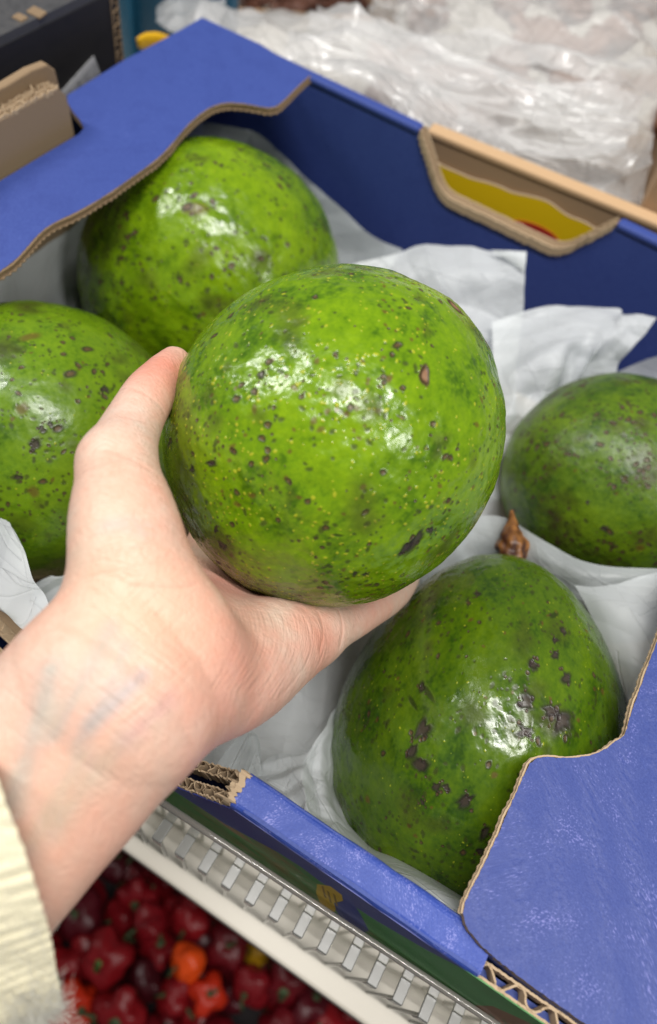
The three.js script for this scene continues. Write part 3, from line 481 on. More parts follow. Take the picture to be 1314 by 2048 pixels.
  const field = (x, y, z) => {
    let d = 1;
    for (const g of groups) {
      let e = 1;
      for (const c of g.chains) { const o = c.ball, away = Math.hypot(x - o.center.x, y - o.center.y, z - o.center.z) - o.radius; let m = 1; if (away > Math.min(e, d) + 0.012) continue; for (const b of c) m = Math.min(m, bone(b, x, y, z)); e = e === 1 ? m : smin(e, m, g.k); }
      if (e < 1) d = d === 1 ? e : smin(d, e, g.join);
    }
    return d + 0.0005 * noise(x * 60, y * 60, z * 60);
  };
  const fieldBox = new THREE.Box3(); for (const g of groups) for (const b of g.chains.flat()) { fieldBox.expandByPoint(b.a); fieldBox.expandByPoint(b.b); }
  fieldBox.expandByScalar(0.032);
  // surface nets
  const cell = 0.0016, o = fieldBox.min, N = fieldBox.getSize(V(0, 0, 0)).divideScalar(cell).ceil(), [nx, ny, nz] = [N.x + 1, N.y + 1, N.z + 1], F = new Float32Array(nx * ny * nz), I = (i, j, k) => (k * ny + j) * nx + i;
  for (let k = 0; k < nz; k += 1) for (let j = 0; j < ny; j++) for (let i = 0; i < nx;) {   // step over empty space
    const f = field(o.x + i * cell, o.y + j * cell, o.z + k * cell), far = Math.max(1, Math.floor((Math.abs(f) * 0.6 - 0.004) / cell));
    for (let m = 0; m < far && i < nx; m++, i++) F[I(i, j, k)] = f;
  }
  const vid = new Int32Array(nx * ny * nz).fill(-1), vp = [];
  for (let k = 0; k + 1 < nz; k++) for (let j = 0; j + 1 < ny; j++) for (let i = 0; i + 1 < nx; i++) {
    let c = 0, sx = 0, sy = 0, sz = 0, first = F[I(i, j, k)] < 0, mixed = false;
    for (let m = 1; m < 8; m++) if ((F[I(i + (m & 1), j + ((m >> 1) & 1), k + (m >> 2))] < 0) !== first) { mixed = true; break; }
    if (!mixed) continue;
    for (let a = 0; a < 8; a++) for (const bit of [1, 2, 4]) { if (a & bit) continue; const b = a | bit, fa = F[I(i + (a & 1), j + ((a >> 1) & 1), k + (a >> 2))], fb = F[I(i + (b & 1), j + ((b >> 1) & 1), k + (b >> 2))]; if ((fa < 0) === (fb < 0)) continue; const t = fa / (fa - fb); sx += (a & 1) + t * ((b & 1) - (a & 1)); sy += ((a >> 1) & 1) + t * (((b >> 1) & 1) - ((a >> 1) & 1)); sz += (a >> 2) + t * ((b >> 2) - (a >> 2)); c++; }
    vid[I(i, j, k)] = vp.length / 3; vp.push(o.x + (i + sx / c) * cell, o.y + (j + sy / c) * cell, o.z + (k + sz / c) * cell);
  }
  const idx = [], quad = (a, b, c, d, flip) => { if (a < 0 || b < 0 || c < 0 || d < 0) return; flip ? idx.push(a, c, b, a, d, c) : idx.push(a, b, c, a, c, d); };
  for (let k = 1; k + 1 < nz; k++) for (let j = 1; j + 1 < ny; j++) for (let i = 1; i + 1 < nx; i++) {
    const s = F[I(i, j, k)] < 0;
    if (s !== F[I(i + 1, j, k)] < 0) quad(vid[I(i, j - 1, k - 1)], vid[I(i, j, k - 1)], vid[I(i, j, k)], vid[I(i, j - 1, k)], !s);
    if (s !== F[I(i, j + 1, k)] < 0) quad(vid[I(i - 1, j, k - 1)], vid[I(i - 1, j, k)], vid[I(i, j, k)], vid[I(i, j, k - 1)], !s);
    if (s !== F[I(i, j, k + 1)] < 0) quad(vid[I(i - 1, j - 1, k)], vid[I(i, j - 1, k)], vid[I(i, j, k)], vid[I(i - 1, j, k)], !s);
  }
  const grad = (x, y, z) => { const e = 0.0006; return V(field(x + e, y, z) - field(x - e, y, z), field(x, y + e, z) - field(x, y - e, z), field(x, y, z + e) - field(x, y, z - e)).multiplyScalar(1 / (2 * e)); };
  // palm axes for the skin's pattern: along the arm, across it
  const e1 = J(450, 1180, 0.22).sub(J(0, 1620, 0.165)).normalize(), nrm = V(0.1, 0.85, 0.5).addScaledVector(e1, -V(0.1, 0.85, 0.5).dot(e1)).normalize(), e2 = nrm.clone().cross(e1), O = J(60, 1320, 0.17);
  const SPAN = 0.30, uvOf = (p) => { const q = p.clone().sub(O); return [q.dot(e1) / SPAN + 0.42, q.dot(e2) / SPAN + 0.5]; };
  const n3 = [], uv = [];
  for (let i = 0; i < vp.length; i += 3) {
    let p = V(vp[i], vp[i + 1], vp[i + 2]), g;
    for (let it = 0; it < 2; it++) { g = grad(p.x, p.y, p.z); p.addScaledVector(g, -clamp(field(p.x, p.y, p.z), -0.001, 0.001) / Math.max(0.3, g.lengthSq())); }
    g = grad(p.x, p.y, p.z).normalize(); vp[i] = p.x; vp[i + 1] = p.y; vp[i + 2] = p.z; n3.push(g.x, g.y, g.z); uv.push(...uvOf(p));
  }
  const geo = new THREE.BufferGeometry(); geo.setAttribute('position', new THREE.Float32BufferAttribute(vp, 3)); geo.setAttribute('normal', new THREE.Float32BufferAttribute(n3, 3)); geo.setAttribute('uv', new THREE.Float32BufferAttribute(uv, 2)); geo.setIndex(idx);
  // skin colour and creases, drawn in the palm's own plane
  const onSkin = (u, v) => { const d = ray(u, v); let t = 0.11; for (let i = 0; i < 90; i++) { const p = EYE.clone().addScaledVector(d, t), f = field(p.x, p.y, p.z); if (f < 0.00015) return p; t += Math.max(0.0003, f * 0.75); if (t > 0.4) break; } return at(u, v, 0.2); };
  const S = 2048, spot = (u, v) => { const [a, b] = uvOf(onSkin(u, v)); return [a * S, (1 - b) * S]; };
  const R = rng(91);
  const skin = canvasTexture(S, S, (c) => {
    const im = c.createImageData(S, S);
    for (let y = 0; y < S; y += 2) for (let x = 0; x < S; x += 2) {
      const n = fbm(x / 210, y / 210, 1.3, 3), f = noise(x / 7, y / 7, 4.4), m = noise(x / 34, y / 34, 8.1) + 0.7 * noise(x / 17, y / 17, 2.7), rr = 221 + n * 5 + f * 4 + m * 3, gg = 183 - n * 11 + f * 6 - m * 7, bb = 164 - n * 12 + f * 7 - m * 8;
      for (const [dx, dy] of [[0, 0], [1, 0], [0, 1], [1, 1]]) { const i = ((y + dy) * S + x + dx) * 4, g = (R() - 0.5) * 4; im.data[i] = rr + g; im.data[i + 1] = gg + g; im.data[i + 2] = bb + g; im.data[i + 3] = 255; }
    }
    c.putImageData(im, 0, 0);
    const glow = (u, v, r, col, a) => { const [x, y] = spot(u, v), g = c.createRadialGradient(x, y, 0, x, y, r); g.addColorStop(0, `rgba(${col},${a})`); g.addColorStop(0.5, `rgba(${col},${a * 0.6})`); g.addColorStop(1, `rgba(${col},0)`); c.fillStyle = g; c.fillRect(x - r, y - r, 2 * r, 2 * r); };
    glow(480, 1330, 190, '224,138,114', 0.36); glow(520, 1290, 120, '226,136,114', 0.25); glow(450, 1450, 150, '226,150,124', 0.22); glow(345, 735, 120, '224,120,98', 0.5); glow(330, 770, 100, '224,130,106', 0.25);
    glow(640, 1270, 110, '224,140,116', 0.4); glow(430, 1160, 150, '214,128,112', 0.45); glow(180, 1150, 170, '240,196,160', 0.3); glow(230, 930, 120, '236,176,146', 0.3); glow(330, 1240, 140, '244,196,158', 0.35); glow(740, 1215, 120, '220,130,110', 0.35); glow(130, 1700, 240, '226,170,144', 0.4); glow(250, 1600, 170, '228,172,146', 0.3);
    // veins under the wrist's skin
    const vein = (pts, w0, a0) => { const w = w0 * 1.0, a = a0 * 0.72; const q = pts.map(([u, v]) => spot(u, v)); c.lineCap = c.lineJoin = 'round'; for (const k of [2.6, 2.1, 1.7, 1.3, 1, 0.7, 0.45]) { c.strokeStyle = `rgba(124,150,158,${a})`; c.lineWidth = w * k; c.beginPath(); c.moveTo(...q[0]); for (let i = 1; i + 1 < q.length; i++) c.quadraticCurveTo(q[i][0], q[i][1], (q[i][0] + q[i + 1][0]) / 2, (q[i][1] + q[i + 1][1]) / 2); c.lineTo(...q[q.length - 1]); c.stroke(); } };
    vein([[20, 1610], [52, 1530], [72, 1460], [90, 1390], [100, 1340]], 22, 0.075); vein([[110, 1470], [140, 1410], [175, 1350], [205, 1290], [222, 1255]], 16, 0.07); vein([[160, 1480], [200, 1420], [232, 1350], [250, 1290]], 18, 0.055); vein([[180, 1450], [225, 1415], [262, 1372], [285, 1350]], 14, 0.06); vein([[120, 1640], [180, 1560], [240, 1490]], 24, 0.035); vein([[215, 1050], [250, 1045], [290, 1060]], 16, 0.03); vein([[60, 1690], [110, 1600], [150, 1530]], 24, 0.03); vein([[250, 1480], [300, 1440], [340, 1400]], 18, 0.025);
    // creases: fine reddish lines
    const crease = (pts, w, a, col = '190,124,102') => { const q = pts.map(([u, v]) => spot(u, v)); c.strokeStyle = `rgba(${col},${a})`; c.lineWidth = w; c.beginPath(); c.moveTo(...q[0]); for (let i = 1; i + 1 < q.length; i++) c.quadraticCurveTo(q[i][0], q[i][1], (q[i][0] + q[i + 1][0]) / 2, (q[i][1] + q[i + 1][1]) / 2); c.lineTo(...q[q.length - 1]); c.stroke(); };
    crease([[262, 1172], [320, 1175], [372, 1175], [392, 1168]], 3, 0.16); crease([[636, 1225], [648, 1255], [640, 1300]], 4, 0.3); crease([[676, 1220], [686, 1250], [680, 1290]], 4, 0.25); crease([[210, 900], [260, 918], [300, 940]], 4, 0.1);
    for (let i = 0; i < 26; i++) { const t = i / 26, x = lerp(470, 645, t) + R() * 8, y = lerp(1230, 1238, t); crease([[x, y], [x + 16, y + 46], [x + 4, y + 95], [x - 40, y + 150]], 2.2, 0.05 + R() * 0.06, R() < 0.5 ? '246,214,190' : '206,140,116'); }
  });
  const relief = canvasTexture(S, S, (c) => {
    const im = c.createImageData(S, S);
    for (let y = 0; y < S; y++) for (let x = 0; x < S; x++) { const i = (y * S + x) * 4, s = 150 + 8 * noise(x / 3.2, y / 3.2, 2) + 10 * noise(x / 6, y / 6, 5) + 15 * (1 - 2.4 * Math.abs(noise(x / 8 + noise(x / 30, y / 30, 1) * 2, y / 19, 9))) + 12 * (1 - 2.4 * Math.abs(noise(x / 20, y / 9 + noise(x / 26, y / 26, 6) * 2, 3))) ; im.data[i] = im.data[i + 1] = im.data[i + 2] = s; im.data[i + 3] = 255; }
    c.putImageData(im, 0, 0);
    c.lineCap = 'round';
    const dent = (pts, w, a) => { const q = pts.map(([u, v]) => spot(u, v)); for (const k of [2.2, 1.2, 0.6]) { c.strokeStyle = `rgba(20,20,20,${a * 0.55})`; c.lineWidth = w * k; c.beginPath(); c.moveTo(...q[0]); for (let i = 1; i + 1 < q.length; i++) c.quadraticCurveTo(q[i][0], q[i][1], (q[i][0] + q[i + 1][0]) / 2, (q[i][1] + q[i + 1][1]) / 2); c.lineTo(...q[q.length - 1]); c.stroke(); } };
    dent([[262, 1172], [320, 1175], [372, 1175], [392, 1168]], 5, 0.22); dent([[636, 1225], [648, 1255], [640, 1300]], 6, 0.4); dent([[676, 1220], [686, 1250], [680, 1290]], 6, 0.35); dent([[246, 775], [290, 790], [330, 830]], 6, 0.2); dent([[210, 900], [260, 918], [300, 940]], 6, 0.2);
    // skin folds: curved families over the heel of the hand, the wrist and the thumb's root
    for (let i = 0; i < 46; i++) { const t = i / 46, k = R() * 14, x = lerp(455, 640, t) + k, y = lerp(1215, 1235, t); dent([[x, y], [x + 22 - k, y + 50], [x + 10 - k * 2, y + 100 + k], [x - 42, y + 155 + k]], 2 + R() * 1.5, 0.07 + R() * 0.08); }
    for (let i = 0; i < 34; i++) { const x = 190 + R() * 120, y = 985 + R() * 170, l = 18 + R() * 40; dent([[x - l, y + l * 0.25], [x, y - 4], [x + l, y + l * 0.2]], 1.8, 0.06 + R() * 0.1); }
    for (let i = 0; i < 70; i++) { const x = 200 + R() * 170, y = 1190 + R() * 260, l = 14 + R() * 26, a = R() < 0.5 ? 0.75 : -0.85; dent([[x - l, y - l * a], [x + 3, y + 2], [x + l, y + l * a]], 1.7, 0.06 + R() * 0.09); }
    for (let i = 0; i < 40; i++) { const x = 40 + R() * 300, y = 1350 + R() * 230, l = 20 + R() * 50; dent([[x - l, y - l * 0.8], [x, y + 3], [x + l, y + l * 0.75]], 1.6, 0.04 + R() * 0.06); }
    for (let i = 0; i < 22; i++) { const x = 190 + R() * 110, y = 820 + R() * 120, l = 14 + R() * 22; dent([[x - l, y - l * 0.2], [x, y + 3], [x + l, y + l * 0.45]], 1.7, 0.05 + R() * 0.08); }
  }, { srgb: false });
  part('body', geo, phys({ map: skin, bumpMap: relief, bumpScale: 0.0009, roughness: 0.48, specularIntensity: 0.9, sheen: 0.25, sheenColor: lin(0.9, 0.45, 0.35), sheenRoughness: 0.5 }), person, 'pale bare forearm and open hand, thumb up the side of the avocado');

  // sleeve: ribbed cream knit, its cuff turned towards the wrist
  const rim = [[-40, 1500, 0.136], [2, 1604, 0.134], [45, 1705, 0.134], [84, 1832, 0.138], [106, 1930, 0.148], [116, 1998, 0.160], [90, 2022, 0.178], [10, 2010, 0.192], [-110, 1900, 0.196], [-190, 1700, 0.186], [-160, 1530, 0.160]].map(([u, v, d]) => J(u, v, d));
  const loop = new THREE.CatmullRomCurve3(rim, true, 'centripetal').getSpacedPoints(560).slice(0, 560), mid = loop.reduce((s, p) => s.add(p), V(0, 0, 0)).divideScalar(560);
  const back = J(-260, 1985, 0.142).sub(J(60, 1850, 0.145)).normalize(), sp = [], su = [], si = [], NS = 56, profile = (t) => (t < 0 ? t : t);
  for (let r = -8; r <= NS; r++) for (let j = 0; j <= 560; j++) {
    const p = loop[j % 560].clone(), out = p.clone().sub(mid).addScaledVector(back, -p.clone().sub(mid).dot(back)).normalize();
    let along, lift; if (r < 0) { const a = (r + 8) / 8 * 1.57; along = 0.0016 - 0.0022 * Math.sin(a) + (r < -4 ? (-4 - r) * 0.004 : 0); lift = -0.0034 * (1 - Math.sin(a)); } else { along = r / NS * 0.16 + 0; lift = 0; }
    const rib = 0.00022 * (1 - Math.abs(Math.sin(j / 560 * Math.PI * 64 + 0.25 * noise(along * 60, j * 0.02, 4)))) * -2, knit = 0.00022 * Math.sin(along * 2600 + j * 0.9) + 0.0004 * noise(p.x * 700 + along * 500, p.y * 700, p.z * 700);
    p.addScaledVector(back, along).addScaledVector(out, lift + rib + knit + 0.0022 * noise(along * 30, j / 560 * 9, 2) + 0.004 * smooth(0, 0.06, along));
    sp.push(p.x, p.y, p.z); su.push(j / 560 * 0.3, along);
  }
  const rowsN = NS + 9; for (let a = 0; a + 1 < rowsN; a++) for (let j = 0; j < 560; j++) { const i = a * 561 + j; si.push(i, i + 1, i + 561, i + 1, i + 562, i + 561); }
  const sg = new THREE.BufferGeometry(); sg.setAttribute('position', new THREE.Float32BufferAttribute(sp, 3)); sg.setAttribute('uv', new THREE.Float32BufferAttribute(su, 2)); sg.setIndex(si); sg.computeVertexNormals();
  const wool = phys({ color: lin(0.76, 0.70, 0.50), roughness: 1, sheen: 0.6, sheenColor: lin(0.9, 0.88, 0.75), sheenRoughness: 0.8, bumpMap: boardBump, bumpScale: 0.0008, side: THREE.DoubleSide });
  const sleeve = part('sleeve', sg, wool, person, 'cream ribbed knit cuff with fuzzy stray fibres');
  const fz = [], Rf = rng(17), hair = (p, dir, len, r) => {
    const pts = [p.clone()], d = dir.clone(), w = V(Rf() - 0.5, Rf() - 0.5, Rf() - 0.5), n = 6; for (let i = 0; i < n; i++) { d.addScaledVector(w, 0.75).addScaledVector(V(Rf() - 0.5, Rf() - 0.5, Rf() - 0.5), 0.7).normalize(); pts.push(pts[i].clone().addScaledVector(d, len / n)); }
    fz.push(new THREE.TubeGeometry(new THREE.CatmullRomCurve3(pts), 7, r, 3));
  };
  for (let i = 0; i < 4400; i++) { const edge = i < 2300, j = edge ? Math.floor(120 + Rf() * 200) : Math.floor(Rf() * 330), al = edge ? (Rf() < 0.75 ? -0.0006 + Rf() * 0.012 : Rf() * 0.06) : Rf() * 0.08, p = loop[j].clone(), out = p.clone().sub(mid).addScaledVector(back, -p.clone().sub(mid).dot(back)).normalize(); p.addScaledVector(back, al).addScaledVector(out, 0.0003 + 0.004 * smooth(0, 0.06, al)); hair(p, out.clone().addScaledVector(back, -0.9 + Rf() * 0.9), edge && Rf() < 0.22 ? 0.005 + Rf() * 0.007 : 0.0015 + Rf() * 0.0035, 0.000028 + Rf() * 0.000025); }
  tag(part('fuzz', merge(fz), phys({ color: lin(0.8, 0.78, 0.7), roughness: 1, transmission: 0.2, thickness: 0 }), sleeve), null, null, null, 'stuff');
}

// ---------------------------------------------------------------- white wrapping tissue
function paper(label, net, material, opt = {}) {
  const pts = net.map((row) => row.map((q) => (q.isVector3 ? q : at(...q)))), g = sheetGeometry(pts, { facet: (opt.amp ?? 0.002) * 1.05, ...opt, nu: Math.round((opt.nu ?? 60) * 1.4), nv: Math.round((opt.nv ?? 60) * 1.4) }), c = V(0, 0, 0); g.computeBoundingBox(); g.boundingBox.getCenter(c); c.y = g.boundingBox.min.y; g.translate(-c.x, -c.y, -c.z);
  const m = part('tissue_paper', g, material, scene); m.position.copy(c); return tag(m, label, 'tissue paper');
}
paper('grey shaded tissue curving up behind the avocado in the far left corner', [
  [[250, 420, 0.40], [320, 300, 0.412], [400, 247, 0.418], [480, 256, 0.424], [535, 282, 0.428], [600, 345, 0.432], [662, 397, 0.436], [740, 468, 0.436], [805, 499, 0.432]],
  [[200, 520, 0.44], [320, 420, 0.448], [400, 380, 0.45], [470, 370, 0.452], [540, 400, 0.452], [600, 450, 0.452], [655, 490, 0.450], [715, 540, 0.446], [770, 570, 0.44]],
  [[200, 700, 0.46], [330, 660, 0.47], [420, 640, 0.47], [500, 640, 0.47], [580, 640, 0.465], [640, 640, 0.46], [690, 660, 0.455], [720, 680, 0.45], [770, 690, 0.44]],
], M.tissueThin, { nu: 130, nv: 50, amp: 0.0014, scale: 22, seed: 1 });
paper('pale tissue sheet behind the held avocado, with a square folded corner', [
  [[690, 560, 0.415], [705, 527, 0.413], [760, 512, 0.413], [806, 494, 0.413], [836, 484, 0.412], [880, 486, 0.408], [930, 491, 0.403], [985, 501, 0.397], [1054, 504, 0.386]],
  [[690, 620, 0.416], [720, 580, 0.414], [765, 560, 0.412], [810, 548, 0.406], [850, 545, 0.402], [890, 548, 0.398], [940, 553, 0.396], [990, 560, 0.393], [1050, 560, 0.386]],
  [[700, 700, 0.42], [740, 660, 0.415], [780, 640, 0.408], [830, 620, 0.405], [870, 615, 0.40], [910, 615, 0.398], [955, 617, 0.396], [1000, 620, 0.393], [1046, 622, 0.388]],
  [[720, 820, 0.42], [760, 790, 0.415], [810, 760, 0.41], [850, 740, 0.405], [890, 730, 0.40], [930, 725, 0.396], [965, 720, 0.392], [1000, 715, 0.39], [1035, 710, 0.388]],
  [[740, 940, 0.43], [780, 920, 0.425], [830, 900, 0.42], [870, 890, 0.415], [900, 880, 0.41], [940, 870, 0.405], [970, 860, 0.40], [1000, 850, 0.395], [1030, 840, 0.39]],
], M.tissue, { nu: 120, nv: 100, amp: 0.0027, scale: 24, seed: 5, fine: 0.6 });
paper('small bright turned-over corner of tissue against the far blue wall', [
  [[980, 500, 0.3945], [1015, 501, 0.389], [1053, 503, 0.3835]], [[1010, 516, 0.390], [1032, 522, 0.386], [1051, 527, 0.3828]], [[1040, 540, 0.3855], [1045, 543, 0.384], [1049, 547, 0.3828]],
], M.tissue, { nu: 20, nv: 20, amp: 0.0003, scale: 40, seed: 7 });
paper('crumpled tissue sheet with a pointed corner, between the held avocado and the far blue wall', [
  [[985, 640, 0.384], [1042, 622, 0.383], [1095, 614, 0.384], [1150, 612, 0.384], [1205, 611, 0.382], [1242, 613, 0.379], [1250, 627, 0.376], [1282, 629, 0.372], [1314, 632, 0.367]],
  [[985, 690, 0.382], [1040, 650, 0.381], [1090, 648, 0.378], [1140, 650, 0.374], [1190, 648, 0.376], [1225, 650, 0.374], [1245, 655, 0.37], [1265, 660, 0.37], [1290, 668, 0.368]],
  [[985, 760, 0.378], [1030, 730, 0.374], [1080, 710, 0.366], [1130, 690, 0.364], [1170, 690, 0.372], [1200, 690, 0.366], [1225, 695, 0.372], [1240, 700, 0.372], [1255, 708, 0.373]],
  [[985, 830, 0.372], [1020, 810, 0.366], [1060, 790, 0.37], [1100, 765, 0.366], [1140, 745, 0.376], [1170, 740, 0.37], [1195, 740, 0.376], [1215, 742, 0.378], [1234, 745, 0.38]],
  [[975, 910, 0.366], [1005, 890, 0.366], [1040, 870, 0.368], [1075, 850, 0.372], [1110, 830, 0.38], [1140, 820, 0.386], [1170, 810, 0.39], [1200, 800, 0.39], [1225, 800, 0.39]],
  [[950, 1010, 0.372], [985, 980, 0.372], [1010, 970, 0.376], [1040, 960, 0.384], [1080, 940, 0.392], [1120, 930, 0.398], [1160, 930, 0.40], [1190, 920, 0.40], [1220, 920, 0.40]],
  [[900, 1150, 0.375], [950, 1130, 0.375], [990, 1110, 0.378], [1040, 1090, 0.386], [1080, 1060, 0.394], [1120, 1040, 0.40], [1160, 1040, 0.402], [1190, 1040, 0.402], [1220, 1040, 0.402]],
], M.tissue, { nu: 130, nv: 110, amp: 0.0033, scale: 26, seed: 9, fine: 0.6 });
paper('sliver of tissue behind the hazy avocado at the right edge', [
  [[1222, 748, 0.40], [1262, 732, 0.398], [1300, 716, 0.395], [1350, 700, 0.392]], [[1230, 790, 0.41], [1270, 780, 0.41], [1310, 770, 0.41], [1360, 760, 0.41]], [[1240, 860, 0.42], [1280, 850, 0.42], [1320, 840, 0.42], [1370, 830, 0.42]],
], M.tissue, { nu: 30, nv: 24, amp: 0.001, scale: 26, seed: 12 });
paper('grey translucent tissue cupping the hazy avocado, behind the brown stem', [
  [[840, 1120, 0.335], [905, 1060, 0.332], [955, 1034, 0.328], [1005, 1034, 0.322], [1060, 1064, 0.312], [1110, 1092, 0.306], [1165, 1120, 0.301], [1230, 1132, 0.298], [1320, 1138, 0.296], [1400, 1140, 0.294]],
  [[840, 1170, 0.335], [910, 1110, 0.33], [960, 1090, 0.326], [1010, 1100, 0.318], [1060, 1115, 0.309], [1110, 1135, 0.303], [1165, 1155, 0.298], [1230, 1160, 0.296], [1320, 1160, 0.294], [1400, 1160, 0.292]],
  [[850, 1230, 0.345], [920, 1180, 0.34], [970, 1170, 0.336], [1020, 1180, 0.33], [1070, 1190, 0.318], [1120, 1200, 0.310], [1170, 1210, 0.303], [1240, 1210, 0.30], [1320, 1200, 0.297], [1400, 1200, 0.295]],
  [[860, 1330, 0.36], [930, 1300, 0.36], [980, 1290, 0.36], [1030, 1290, 0.355], [1080, 1290, 0.345], [1130, 1290, 0.335], [1180, 1290, 0.32], [1250, 1290, 0.31], [1330, 1280, 0.303], [1400, 1280, 0.30]],
], M.tissueThin, { nu: 110, nv: 60, amp: 0.0012, scale: 22, seed: 15 });
paper('bright white tissue sheet with a sharp corner, right of the stemmed avocado', [
  [[1148, 1169, 0.292], [1185, 1172, 0.288], [1230, 1166, 0.285], [1280, 1152, 0.284], [1330, 1140, 0.283], [1400, 1130, 0.282]],
  [[1172, 1212, 0.286], [1200, 1205, 0.282], [1240, 1212, 0.278], [1285, 1222, 0.275], [1330, 1215, 0.277], [1400, 1200, 0.277]],
  [[1196, 1275, 0.281], [1222, 1270, 0.276], [1255, 1270, 0.272], [1290, 1272, 0.270], [1335, 1270, 0.271], [1400, 1260, 0.271]],
  [[1222, 1350, 0.276], [1242, 1345, 0.271], [1265, 1342, 0.267], [1295, 1340, 0.265], [1340, 1335, 0.265], [1400, 1330, 0.265]],
  [[1242, 1430, 0.273], [1258, 1425, 0.268], [1278, 1420, 0.264], [1300, 1415, 0.262], [1345, 1410, 0.261], [1400, 1400, 0.26]],
  [[1255, 1500, 0.27], [1268, 1495, 0.266], [1285, 1490, 0.262], [1310, 1485, 0.26], [1350, 1480, 0.259], [1400, 1470, 0.258]],
], M.tissue, { nu: 60, nv: 80, amp: 0.0011, scale: 20, seed: 19 });
paper('wide grey tissue lying on the tray bottom between the hand and the stemmed avocado', [
  [[330, 1200, 0.36], [450, 1130, 0.365], [600, 1060, 0.375], [750, 1000, 0.385], [880, 960, 0.39], [960, 940, 0.395]],
  [[350, 1320, 0.345], [470, 1260, 0.348], [600, 1200, 0.352], [720, 1150, 0.358], [830, 1120, 0.365], [930, 1090, 0.37]],
  [[370, 1430, 0.325], [490, 1390, 0.326], [600, 1350, 0.330], [690, 1300, 0.335], [800, 1270, 0.342], [930, 1230, 0.35]],
  [[390, 1510, 0.285], [490, 1480, 0.300], [590, 1470, 0.312], [680, 1440, 0.318], [780, 1430, 0.325], [900, 1400, 0.33]],
  [[430, 1545, 0.235], [520, 1545, 0.262], [600, 1560, 0.285], [680, 1580, 0.300], [770, 1590, 0.31], [900, 1560, 0.315]],
  [[470, 1562, 0.212], [545, 1600, 0.222], [615, 1640, 0.236], [690, 1690, 0.255], [780, 1720, 0.27], [900, 1720, 0.29]],
], M.tissue, { nu: 130, nv: 110, amp: 0.0017, scale: 17, seed: 22 });
paper('curled translucent flap of tissue by the torn end of the near blue rim', [
  [[430, 1540, 0.262], [455, 1495, 0.262], [490, 1462, 0.262], [512, 1472, 0.260], [520, 1500, 0.255]], [[440, 1560, 0.250], [470, 1530, 0.250], [500, 1500, 0.250], [515, 1505, 0.248], [522, 1520, 0.245]], [[470, 1580, 0.236], [490, 1570, 0.236], [505, 1560, 0.236], [515, 1552, 0.236], [524, 1550, 0.236]],
], M.tissueThin, { nu: 36, nv: 30, amp: 0.0008, scale: 40, seed: 25 });
paper('crumpled white tissue folds against the left side of the stemmed avocado', [
  [[520, 1530, 0.262], [560, 1505, 0.268], [600, 1507, 0.266], [632, 1480, 0.270], [660, 1430, 0.282], [690, 1400, 0.296]],
  [[520, 1570, 0.250], [565, 1550, 0.254], [602, 1545, 0.246], [625, 1530, 0.262], [648, 1500, 0.270], [680, 1480, 0.288]],
  [[540, 1600, 0.238], [580, 1590, 0.240], [612, 1585, 0.232], [624, 1580, 0.252], [650, 1570, 0.258], [685, 1560, 0.280]],
  [[570, 1622, 0.226], [600, 1625, 0.228], [618, 1632, 0.224], [635, 1630, 0.240], [660, 1630, 0.246], [695, 1630, 0.270]],
  [[590, 1630, 0.218], [620, 1645, 0.218], [640, 1655, 0.218], [665, 1668, 0.226], [695, 1690, 0.236], [730, 1710, 0.256]],
], M.tissue, { nu: 60, nv: 60, amp: 0.0016, scale: 32, seed: 28, fine: 0.6 });
paper('narrow white edge of tissue along the near blue rim under the stemmed avocado', [
  [[690, 1640, 0.262], [740, 1690, 0.258], [790, 1715, 0.252], [850, 1748, 0.247], [925, 1795, 0.243], [1000, 1850, 0.24]],
  [[665, 1650, 0.236], [728, 1706, 0.230], [785, 1728, 0.224], [845, 1758, 0.219], [925, 1803, 0.215], [1000, 1850, 0.21]],
  [[660, 1668, 0.222], [722, 1712, 0.212], [782, 1750, 0.207], [845, 1790, 0.2045], [925, 1838, 0.202], [1000, 1880, 0.2]],
], M.tissue, { nu: 70, nv: 20, amp: 0.0005, scale: 30, seed: 31 });
paper('bright stiff white tissue at the left edge, beside the wrist', [
  [[-60, 1030, 0.27], [-20, 1030, 0.262], [2, 1036, 0.258], [18, 1044, 0.255], [24, 1052, 0.254]],
  [[-80, 1110, 0.262], [-20, 1105, 0.254], [10, 1100, 0.250], [30, 1098, 0.248], [46, 1098, 0.247]],
  [[-90, 1170, 0.254], [-30, 1170, 0.246], [10, 1165, 0.242], [40, 1160, 0.24], [64, 1155, 0.24]],
  [[-90, 1200, 0.246], [-30, 1200, 0.238], [10, 1215, 0.232], [50, 1205, 0.23], [88, 1188, 0.23]],
  [[-70, 1180, 0.24], [-20, 1196, 0.233], [12, 1222, 0.226], [60, 1262, 0.22], [110, 1260, 0.22]],
], M.tissue, { nu: 40, nv: 50, amp: 0.0009, scale: 24, seed: 34 });
paper('small grey scrap of tissue under the speckled avocado beside the wrist', [
  [[60, 1172, 0.285], [95, 1150, 0.284], [120, 1148, 0.282], [180, 1140, 0.282]], [[65, 1190, 0.275], [95, 1180, 0.273], [125, 1180, 0.27], [180, 1180, 0.27]], [[75, 1230, 0.262], [100, 1225, 0.26], [130, 1220, 0.26], [180, 1220, 0.26]],
], M.tissue, { nu: 30, nv: 24, amp: 0.001, scale: 40, seed: 36 });
